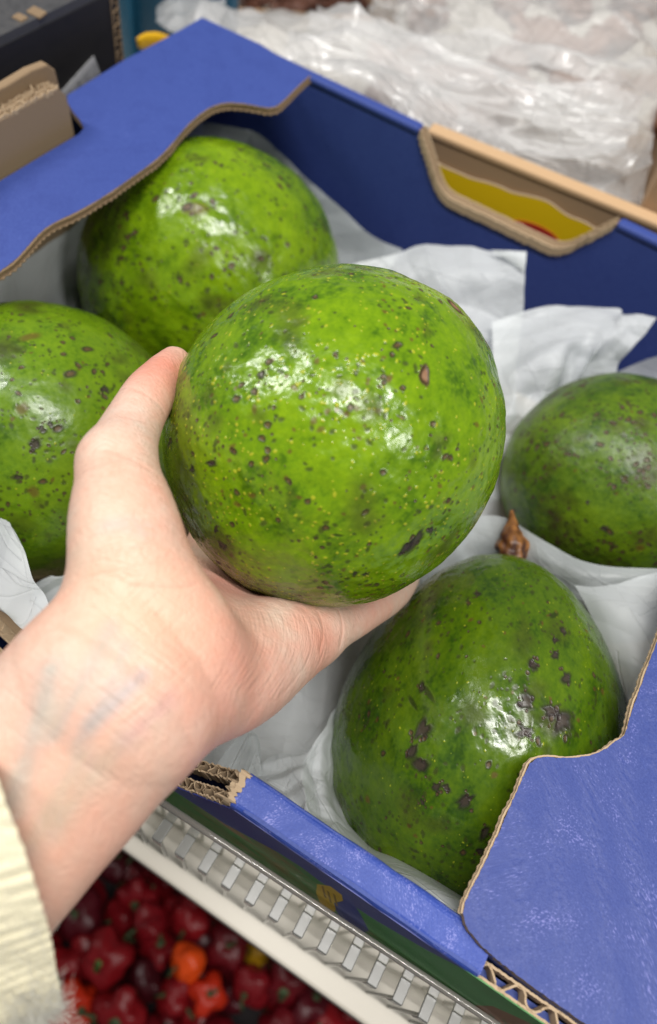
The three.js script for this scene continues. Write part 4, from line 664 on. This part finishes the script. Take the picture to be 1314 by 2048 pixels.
paper('dim grey tissue in the shade under the smooth blue flap at the left edge', [
  [[-140, 560, 0.345], [-40, 500, 0.352], [40, 440, 0.364], [110, 410, 0.378], [180, 380, 0.392], [240, 350, 0.405]],
  [[-140, 640, 0.35], [-40, 590, 0.357], [40, 550, 0.37], [110, 520, 0.384], [180, 500, 0.40], [240, 480, 0.42]],
  [[-140, 780, 0.355], [-40, 720, 0.362], [40, 680, 0.378], [110, 660, 0.392], [180, 650, 0.41], [240, 650, 0.43]],
], M.tissueThin, { nu: 50, nv: 30, amp: 0.0012, scale: 22, seed: 39 });

// ---------------------------------------------------------------- clear shelf fence with its row of prongs
{
  const A = atY(300, 1588, 0.092), Bq = atY(830, 1940, 0.092), dir = Bq.clone().sub(A).setY(0).normalize(), out = V(-dir.z, 0, dir.x); if (out.z < 0) out.negate();
  const fence = thing('shelf_fence', 'clear plastic shelf fence with a row of small prongs below the printed tray side', 'shelf fence', A.clone().setY(0));
  const place = (g) => g.applyMatrix4(new THREE.Matrix4().makeBasis(dir, V(0, 1, 0), out));
  const t0 = -0.08, t1 = 0.20;
  part('panel', place(new RoundedBoxGeometry(t1 - t0, 0.090, 0.0014, 2, 0.0005).translate((t0 + t1) / 2, 0.046, 0)), M.clear, fence);
  part('rail', place(new RoundedBoxGeometry(t1 - t0, 0.0030, 0.0024, 3, 0.0011).translate((t0 + t1) / 2, 0.0908, 0)), phys({ color: lin(0.42, 0.40, 0.37), roughness: 0.1, transmission: 0.72, thickness: 0, clearcoat: 1, clearcoatRoughness: 0.06 }), fence, 'thick clear rail along the top of the fence');
  const prong = merge([slab(-0.0021, 0.0021, 0.0600, 0.0614, 0.0006, 0.0086, 0.0005), slab(-0.0021, 0.0021, 0.0520, 0.0612, 0.0075, 0.0088, 0.0006)]);
  const lower = slab(-0.0006, 0.0006, 0.0012, 0.0525, 0.0066, 0.0080, 0.0004);
  const pg = place(merge([prong, lower]));
  for (let i = 0; i < 24; i++) { const p = part('prong', pg, M.frosted, fence); p.position.copy(dir.clone().multiplyScalar(-0.075 + i * 0.0102)); }
}

// ---------------------------------------------------------------- peppers in the bin below
{
  const R = rng(55);
  const podGeo = (seed) => {
    const g = new THREE.SphereGeometry(1, 44, 30), p = g.attributes.position, tall = 0.92 + 0.25 * noise(seed * 3.3, 1, 1);
    for (let i = 0; i < p.count; i++) {
      let x = p.getX(i), y = p.getY(i), z = p.getZ(i); const a = Math.atan2(z, x), s = Math.sqrt(x * x + z * z), n = seed % 3 === 0 ? 3 : 4;
      const lobe = 1 + (0.12 + 0.03 * (seed % 3)) * (1 - 2 * Math.pow(Math.abs(Math.sin((n * a + seed) / 2)), 3)) * s + 0.13 * noise(x * 1.6 + seed, y * 1.6, z * 1.6) + 0.09 * noise(x * 4, y * 2 + seed, z * 4) + 0.035 * noise(x * 9, y * 5 + seed, z * 9), taper = 1 - 0.16 * smooth(0.2, -1, y) + 0.05 * y;
      const dimple = (y > 0 ? 0.24 : 0.16) * Math.exp(-s * s * 9);
      p.setXYZ(i, x * lobe * taper, (y - Math.sign(y) * dimple) * tall * (1 - 0.05 * Math.cos(n * a + seed) * s), z * lobe * taper);
    }
    const m = mergeVertices((() => { g.deleteAttribute('normal'); g.deleteAttribute('uv'); return g; })(), 1e-4); m.computeVertexNormals(); return m;
  };
  const stemGeo = merge([new THREE.TubeGeometry(new THREE.CatmullRomCurve3([V(0, 0.6, 0), V(0.02, 0.95, 0.02), V(0.13, 1.22, 0.05), V(0.32, 1.42, 0.02)]), 10, 0.085, 7), new THREE.CylinderGeometry(0.10, 0.34, 0.13, 10).translate(0, 0.74, 0)]);
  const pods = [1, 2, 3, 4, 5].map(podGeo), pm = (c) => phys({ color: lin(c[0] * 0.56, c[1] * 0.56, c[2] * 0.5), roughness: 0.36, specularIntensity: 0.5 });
  const reds = [[0.21, 0.006, 0.012], [0.14, 0.005, 0.011], [0.09, 0.005, 0.012], [0.27, 0.008, 0.014], [0.06, 0.005, 0.010]].map(pm), orange = pm([1.0, 0.10, 0.012]), flame = pm([0.62, 0.032, 0.010]), yellow = pm([0.45, 0.24, 0.01]), green = std({ color: lin(0.05, 0.13, 0.02), roughness: 0.6 }), darkGreen = std({ color: lin(0.03, 0.05, 0.015), roughness: 0.7 });
  const protos = pods.map((g) => { const o = new THREE.Group(); part('pod', g, reds[0], o); part('stem', stemGeo, darkGreen, o); return o; });
  const placed = [], pepper = (p, r, kind, mat, label, turn, group, stemMat) => {
    const o = protos[kind].clone(); o.name = numbered('pepper'); o.position.copy(p); o.scale.setScalar(r * 0.97); o.rotation.set(...turn); o.children[0].material = mat; o.children[1].material = stemMat ?? darkGreen; scene.add(o); placed.push(p); tag(o, label, 'pepper', group); return o;
  };
  const Y = -0.37, sp = (u, v, dy, r, kind, mat, label, turn, sm) => pepper(atY(u, v, Y + dy), r, kind, mat, label, turn, undefined, sm);
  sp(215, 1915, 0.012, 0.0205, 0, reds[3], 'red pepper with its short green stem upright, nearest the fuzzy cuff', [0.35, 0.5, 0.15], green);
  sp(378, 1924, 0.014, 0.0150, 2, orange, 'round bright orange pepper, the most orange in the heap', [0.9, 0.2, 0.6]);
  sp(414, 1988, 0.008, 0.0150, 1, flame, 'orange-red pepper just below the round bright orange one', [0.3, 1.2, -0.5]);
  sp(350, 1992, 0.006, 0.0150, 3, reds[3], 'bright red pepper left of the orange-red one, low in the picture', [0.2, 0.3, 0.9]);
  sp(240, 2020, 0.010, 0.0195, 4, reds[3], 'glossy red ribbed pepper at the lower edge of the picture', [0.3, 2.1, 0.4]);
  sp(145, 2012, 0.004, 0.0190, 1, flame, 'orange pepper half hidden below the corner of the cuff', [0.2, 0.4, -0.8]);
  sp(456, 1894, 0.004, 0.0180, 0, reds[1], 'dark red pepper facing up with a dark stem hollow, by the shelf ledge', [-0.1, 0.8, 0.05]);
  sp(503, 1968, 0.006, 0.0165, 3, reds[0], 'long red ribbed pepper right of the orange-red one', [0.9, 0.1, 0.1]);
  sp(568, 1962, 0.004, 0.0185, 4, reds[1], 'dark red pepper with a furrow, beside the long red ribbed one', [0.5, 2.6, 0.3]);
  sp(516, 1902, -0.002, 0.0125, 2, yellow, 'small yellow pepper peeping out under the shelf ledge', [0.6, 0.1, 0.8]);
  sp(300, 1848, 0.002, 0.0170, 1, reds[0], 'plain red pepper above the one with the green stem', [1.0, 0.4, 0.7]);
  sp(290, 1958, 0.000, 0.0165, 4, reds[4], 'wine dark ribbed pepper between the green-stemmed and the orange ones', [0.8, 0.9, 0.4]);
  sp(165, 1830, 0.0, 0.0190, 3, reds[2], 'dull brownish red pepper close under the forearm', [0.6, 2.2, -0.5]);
  const a = atY(40, 1560, Y), b = atY(760, 2120, Y), x0 = -0.42, x1 = 0.30, z0 = -0.14, z1 = 0.30;
  let row = 0;
  for (const layer of [0, 1]) for (let z = z0; z < z1; z += 0.026, row++) for (let x = x0 + (row % 2) * 0.0148; x < x1; x += 0.0292) {
    const p = V(x + (R() - 0.5) * 0.013, Y - 0.006 - layer * 0.024 + (R() - 0.5) * 0.012, z + (R() - 0.5) * 0.012), kind = Math.floor(R() * 5), t = R(), turn = [R() * 2.4 - 0.9, R() * 6.28, R() * 2 - 1], r = 0.0150 + R() * 0.005, [u, v] = pixelOf(p);
    if (u < -60 || u > 800 || v < 1580 || v > 2130 || placed.some((q) => q.distanceTo(p) < 0.0222)) continue;
    if (v < 1700 + (u - 245) * 0.81 - 60) continue;   // under the shelf
    const tone = t < 0.3 ? 0 : t < 0.55 ? 1 : t < 0.75 ? 2 : t < 0.87 ? 3 : 4;
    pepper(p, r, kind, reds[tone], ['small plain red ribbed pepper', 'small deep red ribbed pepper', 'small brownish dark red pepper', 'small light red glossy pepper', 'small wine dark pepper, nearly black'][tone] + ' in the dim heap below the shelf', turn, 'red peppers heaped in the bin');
  }
}

// ---------------------------------------------------------------- behind the tray
{
  // black carton with scuffed rim and a grey barcode label
  const xf = -0.305, corner = atX(236, 60, xf), topA = atX(0, 92, xf), topB = atX(200, 0, xf), yt = (topA.y + topB.y) / 2;
  const c = thing('black_carton', 'black corrugated carton with scuffed brown edges, left of the tray behind the brown tab', 'carton', V(xf, 0, corner.z));
  const blackMap = canvasTexture(512, 512, scuffed([30, 28, 27], [58, 54, 50], [20, 20, 20], 13, -0.55), { repeat: [0.3, 0.3] });
  const black = std({ map: blackMap, roughness: 0.55 }), lid = std({ map: canvasTexture(512, 512, scuffed([70, 70, 72], [130, 112, 92], [50, 50, 52], 21, -0.25), { repeat: [0.12, 0.12] }), roughness: 0.5 });
  const L = 0.5;
  part('side', new THREE.BoxGeometry(0.006, yt, L).translate(-0.003, yt / 2, L / 2), black, c);
  part('top', new THREE.BoxGeometry(0.4, 0.006, L).translate(-0.2005, yt + 0.0015, L / 2), lid, c, 'dark grey scuffed top');
  part('side', new THREE.BoxGeometry(0.39, yt, 0.005).translate(-0.201, yt / 2, 0.0027), black, c);
  const R = rng(6); for (let i = 0; i < 16; i++) { const z = 0.005 + i * 0.019 + R() * 0.01, w = 0.005 + R() * 0.009, g = new RoundedBoxGeometry(0.004 + R() * 0.005, 0.0014, w, 2, 0.0006), p = g.attributes.position; for (let k = 0; k < p.count; k++) p.setX(k, p.getX(k) + 0.0016 * noise(p.getZ(k) * 300, i, 2)); part('torn_edge', g.translate(-0.003 - R() * 0.003, yt + 0.0046, z), M.kraft, c); }
  part('corner_edge', fluteEdge([V(0.0006, yt, 0.001), V(0.0006, 0, 0.001)], V(0, 0, 1), 0.006, V(-0.004, 0, 0), { wave: 0.007, seed: 3 }), M.kraft, c, 'bare brown board end at the corner');
  const lab = canvasTexture(256, 128, (g, w, h) => { g.fillStyle = '#b9b9bb'; g.fillRect(0, 0, w, h); const r = rng(3); g.fillStyle = '#55565a'; for (let x = 8; x < w - 8;) { const k = 2 + Math.floor(r() * 5); g.fillRect(x, 8, k, h - 16); x += k + 3 + Math.floor(r() * 6); } });
  const l0 = atX(118, 188, xf + 0.0008), l1 = atX(187, 112, xf + 0.0008), ex = l1.clone().sub(l0), wl = ex.length(), lx = V(1, 0, 0), ez = ex.clone().normalize(), ey = lx.clone().cross(ez);
  if (ey.y > 0) ey.negate();
  const lg = new THREE.BoxGeometry(wl, 0.05, 0.0006).translate(0, -0.025, 0).applyMatrix4(new THREE.Matrix4().makeBasis(ez, ey.clone().negate(), ez.clone().cross(ey.clone().negate()))).translate((l0.x + l1.x) / 2 - xf, (l0.y + l1.y) / 2, (l0.z + l1.z) / 2 - corner.z);
  part('label', lg, std({ map: lab, roughness: 0.5 }), c, 'grey barcode label');
}
{
  // blue-green plastic crate behind
  const c = thing('crate', 'dark teal plastic crate with a paler rib, behind the black carton', 'crate', V(-0.40, 0, -0.485));
  const teal = std({ color: lin(0.012, 0.075, 0.135), roughness: 0.35 });
  part('side', slab(-0.12, 0.075, 0, 0.24, 0, 0.01, 0.003), teal, c);
  for (const x of [-0.07, -0.02, 0.03]) part('rib', slab(x - 0.006, x + 0.006, 0.005, 0.235, 0.01, 0.018, 0.003), std({ color: lin(0.02, 0.10, 0.17), roughness: 0.35 }), c);
  part('rim', slab(-0.122, 0.078, 0.24, 0.254, -0.006, 0.016, 0.004), teal, c);
}
{
  // yellow packet and the clear bags
  const packet = thing('packet', 'bright yellow packet poking out behind the far left corner of the tray', 'packet', at(310, 85, 0.47));
  const g = new THREE.SphereGeometry(1, 40, 24), p = g.attributes.position; for (let i = 0; i < p.count; i++) { const x = p.getX(i), y = p.getY(i), z = p.getZ(i); const k = 1 + 0.08 * noise(x * 3, y * 3, z * 3); p.setXYZ(i, Math.sign(x) * Math.pow(Math.abs(x), 0.75) * 0.031 * k, Math.sign(y) * Math.pow(Math.abs(y), 0.6) * 0.0135 * k, z * 0.016 * k); } g.computeVertexNormals();
  const m = part('wrapper', g, phys({ color: lin(0.80, 0.45, 0.01), roughness: 0.3, clearcoat: 0.4 }), packet);
  const right = at(340, 62, 0.47).sub(at(272, 104, 0.465)).normalize(), nn = EYE.clone().sub(at(310, 85, 0.47)).normalize(); nn.addScaledVector(right, -nn.dot(right)).normalize();
  m.quaternion.setFromRotationMatrix(new THREE.Matrix4().makeBasis(right, nn.clone().cross(right).negate(), nn));
}
function bag(label, nets, opt) {
  const o = thing('plastic_bag', label, 'plastic bag', V(0, 0, 0));
  nets.forEach((net, i) => part('film', sheetGeometry(net.map((r) => r.map((q) => at(...q))), { ...opt, ...(opt.each?.[i] ?? {}) }), M.film, o));
  return o;
}
bag('small clear bag with a yellow label, behind the far corner of the tray', [[
  [[318, 60, 0.50], [350, 70, 0.482], [390, 70, 0.472], [430, 70, 0.47]], [[322, 20, 0.53], [350, 20, 0.51], [395, 15, 0.505], [450, 20, 0.505]], [[330, -20, 0.57], [360, -30, 0.56], [400, -30, 0.56], [460, -30, 0.56]], [[340, -90, 0.62], [370, -90, 0.62], [420, -90, 0.62], [480, -90, 0.62]],
]], { nu: 50, nv: 50, amp: 0.004, scale: 26, seed: 50, fine: 0.5 });
{
  const fruit = thing('citrus', 'yellow round fruit seen through the small clear bag', 'citrus fruit', at(395, -10, 0.60));
  const g = new THREE.IcosahedronGeometry(0.022, 4), p = g.attributes.position; for (let i = 0; i < p.count; i++) { const q = V(p.getX(i), p.getY(i), p.getZ(i)); q.multiplyScalar(1 + 0.03 * noise(q.x * 90, q.y * 90, q.z * 90)); p.setXYZ(i, q.x, q.y, q.z); }
  part('rind', g, std({ color: lin(0.8, 0.5, 0.06), roughness: 0.45 }), fruit);
}
bag('big crumpled clear plastic bag heaped over the brown carton behind the tray', [
  [
    [[400, 110, 0.47], [520, 150, 0.455], [640, 200, 0.45], [760, 255, 0.445], [870, 310, 0.44], [1000, 360, 0.436], [1130, 410, 0.432], [1230, 445, 0.43], [1300, 470, 0.43]],
    [[395, 35, 0.475], [500, 80, 0.450], [620, 125, 0.438], [740, 180, 0.432], [860, 250, 0.434], [980, 290, 0.432], [1100, 340, 0.428], [1210, 380, 0.426], [1285, 395, 0.43]],
    [[420, 45, 0.52], [510, 55, 0.49], [630, 90, 0.465], [750, 130, 0.448], [870, 180, 0.442], [990, 220, 0.438], [1110, 260, 0.434], [1220, 300, 0.436], [1300, 300, 0.448]],
    [[440, 35, 0.57], [520, 36, 0.54], [640, 48, 0.50], [760, 75, 0.475], [880, 110, 0.460], [1000, 150, 0.450], [1120, 180, 0.446], [1230, 210, 0.450], [1320, 210, 0.47]],
    [[470, 30, 0.62], [530, 30, 0.60], [650, 28, 0.565], [760, 30, 0.52], [890, 50, 0.49], [1010, 80, 0.475], [1130, 100, 0.468], [1240, 120, 0.475], [1340, 120, 0.50]],
  ], [
    [[745, 60, 0.56], [790, 80, 0.52], [850, 90, 0.49], [950, 130, 0.475], [1080, 170, 0.462], [1210, 180, 0.462], [1330, 200, 0.48]],
    [[760, 10, 0.59], [800, 20, 0.55], [870, 20, 0.52], [970, 60, 0.50], [1090, 100, 0.485], [1220, 110, 0.485], [1340, 120, 0.505]],
    [[775, -40, 0.63], [815, -40, 0.60], [890, -40, 0.57], [990, -10, 0.54], [1110, 20, 0.525], [1230, 30, 0.525], [1350, 40, 0.55]],
    [[790, -110, 0.70], [830, -110, 0.67], [900, -110, 0.64], [1000, -90, 0.62], [1120, -80, 0.61], [1240, -80, 0.61], [1360, -80, 0.63]],
  ], [
    [[560, 110, 0.455], [680, 150, 0.445], [800, 200, 0.437], [920, 255, 0.436], [1040, 300, 0.430], [1150, 345, 0.425], [1250, 370, 0.428]],
    [[600, 70, 0.48], [700, 100, 0.458], [810, 140, 0.446], [930, 190, 0.438], [1050, 230, 0.430], [1160, 270, 0.427], [1260, 290, 0.434]],
    [[640, 30, 0.52], [730, 50, 0.49], [830, 80, 0.466], [950, 120, 0.452], [1070, 160, 0.442], [1180, 190, 0.440], [1280, 200, 0.452]],
  ],
], { nu: 180, nv: 130, amp: 0.011, seed: 60, fine: 0.3, sharp: 0.7, facet: 0.0055, facetF: 0.5, stretch: [2.6, 2.2], each: [{}, { seed: 64, amp: 0.017, facet: 0.007, stretch: [3.2, 1.3] }, { seed: 71, amp: 0.010, stretch: [1.5, 2.4], facet: 0.005 }] });
{
  const R = rng(44), lumps = [];
  for (let i = 0; i < 46; i++) {
    const u = 760 + R() * 620, v = -60 + R() * 300, d = 0.505 + 0.00022 * Math.max(0, 260 - v) + R() * 0.03 + (u < 860 ? 0.03 : 0), g = new THREE.IcosahedronGeometry(1, 4), p = g.attributes.position, k = 0.009 + R() * 0.012, e = [0.7 + R() * 0.9, 0.6 + R() * 0.3, 0.6 + R() * 0.4];
    for (let j = 0; j < p.count; j++) { const q = V(p.getX(j), p.getY(j), p.getZ(j)), n = 1 + 0.22 * noise(q.x * 1.5 + i, q.y * 1.5, q.z * 1.5); p.setXYZ(j, q.x * n * k * e[0], q.y * n * k * e[1], q.z * n * k * e[2]); }
    const m = mergeVertices((() => { g.deleteAttribute('normal'); g.deleteAttribute('uv'); return g; })(), 1e-5); m.computeVertexNormals(); m.rotateY(R() * 6); const c = at(u, v, d); m.translate(c.x, c.y, c.z); lumps.push(m);
  }
  tag(part('produce', merge(lumps), std({ color: lin(0.34, 0.17, 0.10), roughness: 0.7 }), scene), 'pale pinkish roots piled inside the big clear plastic bag', 'produce', null, 'stuff');
}
{
  // brown carton with a yellow print, right behind the notch of the tray's far wall
  const A = atY(862, 262, 0.128), Bq = atY(1316, 448, 0.128), dir = Bq.clone().sub(A).normalize(), back = V(dir.z, 0, -dir.x); if (back.z > 0) back.negate();
  const o = thing('brown_carton', 'brown cardboard carton with yellow print, seen through the notch of the far tray wall', 'carton', A.clone().setY(0));
  const place = (g) => g.applyMatrix4(new THREE.Matrix4().makeBasis(dir, V(0, 1, 0), back.clone().negate()));
  const len = A.distanceTo(Bq);
  part('side', place(slab(0, len + 0.006, 0, 0.1265, -0.005, 0, 0.0008)), std({ color: lin(0.33, 0.215, 0.12), roughness: 0.8 }), o);
  part('bottom', place(slab(0, len, 0.0005, 0.004, -0.35, -0.006, 0.001)), M.kraft, o);
  part('rim', place(slab(-0.002, len + 0.006, 0.1238, 0.1285, -0.0095, 0.0006, 0.0016)), std({ color: lin(0.55, 0.36, 0.20), roughness: 0.8 }), o);
  const top = 0.1120, wave = new THREE.Shape(); wave.moveTo(0, 0.01); wave.lineTo(0, top);
  for (let i = 0; i <= 60; i++) { const x = i / 60 * (len + 0.02); wave.lineTo(x, top + 0.0022 * noise(x * 55, 1, 2) + 0.004 * Math.exp(-(((x - 0.075) / 0.012) ** 2))); } wave.lineTo(len + 0.02, 0.01);
  const print = part('print', place(new THREE.ExtrudeGeometry(wave, { depth: 0.0012, bevelEnabled: false }).translate(0, 0, 0.0006)), std({ color: lin(0.80, 0.54, 0.008), roughness: 0.35 }), o, 'yellow printed sleeve with a torn wavy upper edge');
  part('torn_edge', place(band(Array.from({ length: 90 }, (_, i) => { const x = i / 89 * (len + 0.02); return V(x, top + 0.0022 * noise(x * 55, 1, 2) + 0.004 * Math.exp(-(((x - 0.075) / 0.012) ** 2)) + 0.0006, 0.0013); }), [V(0, 0, 1)], 0.0010, V(0, -0.0006, 0))), M.kraftPale, print);
  const r0 = atZ(1075, 452, -0.398), red = new THREE.CircleGeometry(0.010, 30); red.scale(1.5, 0.55, 1);
  const rp = r0.clone().sub(A.clone().setY(0)), lx = rp.dot(dir);
  part('red_mark', place(new THREE.CylinderGeometry(0.010, 0.010, 0.0004, 30).rotateX(Math.PI / 2).scale(1.5, 0.5, 1).translate(lx, rp.y - 0.0075, 0.0021)), std({ color: lin(0.42, 0.03, 0.02), roughness: 0.4 }), print);
  part('end', place(slab(len - 0.012, len + 0.006, 0, 0.165, -0.30, -0.0102, 0.001)), std({ color: lin(0.40, 0.26, 0.15), roughness: 0.85 }), o);
}
{
  // far brown carton filled with dark dried flakes
  const c0 = at(600, 0, 0.72), o = thing('brown_carton', 'open brown carton of dark dried pieces at the top edge of the picture', 'carton', c0.clone().setY(0));
  const y = c0.y;
  const e0 = atY(440, 30, y - 0.01).sub(c0.clone().setY(0)), e1 = atY(775, 60, y - 0.02).sub(c0.clone().setY(0));
  const k = std({ color: lin(0.34, 0.23, 0.14), roughness: 0.85 });
  const dir = atY(770, 30, y).sub(atY(480, 10, y)).setY(0).normalize(), back = V(dir.z, 0, -dir.x); if (back.z > 0) back.negate();
  const place = (g) => g.applyMatrix4(new THREE.Matrix4().makeBasis(dir, V(0, 1, 0), back.clone().negate()));
  part('side', place(slab(-0.075, 0.10, 0, y - 0.005, 0.012, 0.017, 0.001)), k, o);
  part('side', place(slab(-0.08, -0.0752, 0, y + 0.014, -0.3, 0.017, 0.001)), k, o);
  part('side', place(slab(0.0752, 0.10, 0, y + 0.01, -0.3, 0.0115, 0.001)), k, o);
  const R = rng(23), fl = []; for (let i = 0; i < 900; i++) { const g = new THREE.IcosahedronGeometry(0.003 + R() * 0.004, 0); g.scale(1.5, 0.4, 0.9); g.rotateX(R() * 6); g.rotateY(R() * 6); g.translate(-0.074 + R() * 0.148, y - 0.012 + R() * 0.012, 0.008 - R() * 0.2); fl.push(g); }
  const fill = part('dried_pieces', place(merge(fl)), std({ color: lin(0.10, 0.035, 0.018), roughness: 0.6 }), scene); fill.position.copy(o.position);
  tag(fill, 'dark reddish brown dried pieces filling the far open carton', 'dried produce', null, 'stuff');
}

renderer.render(scene, camera);
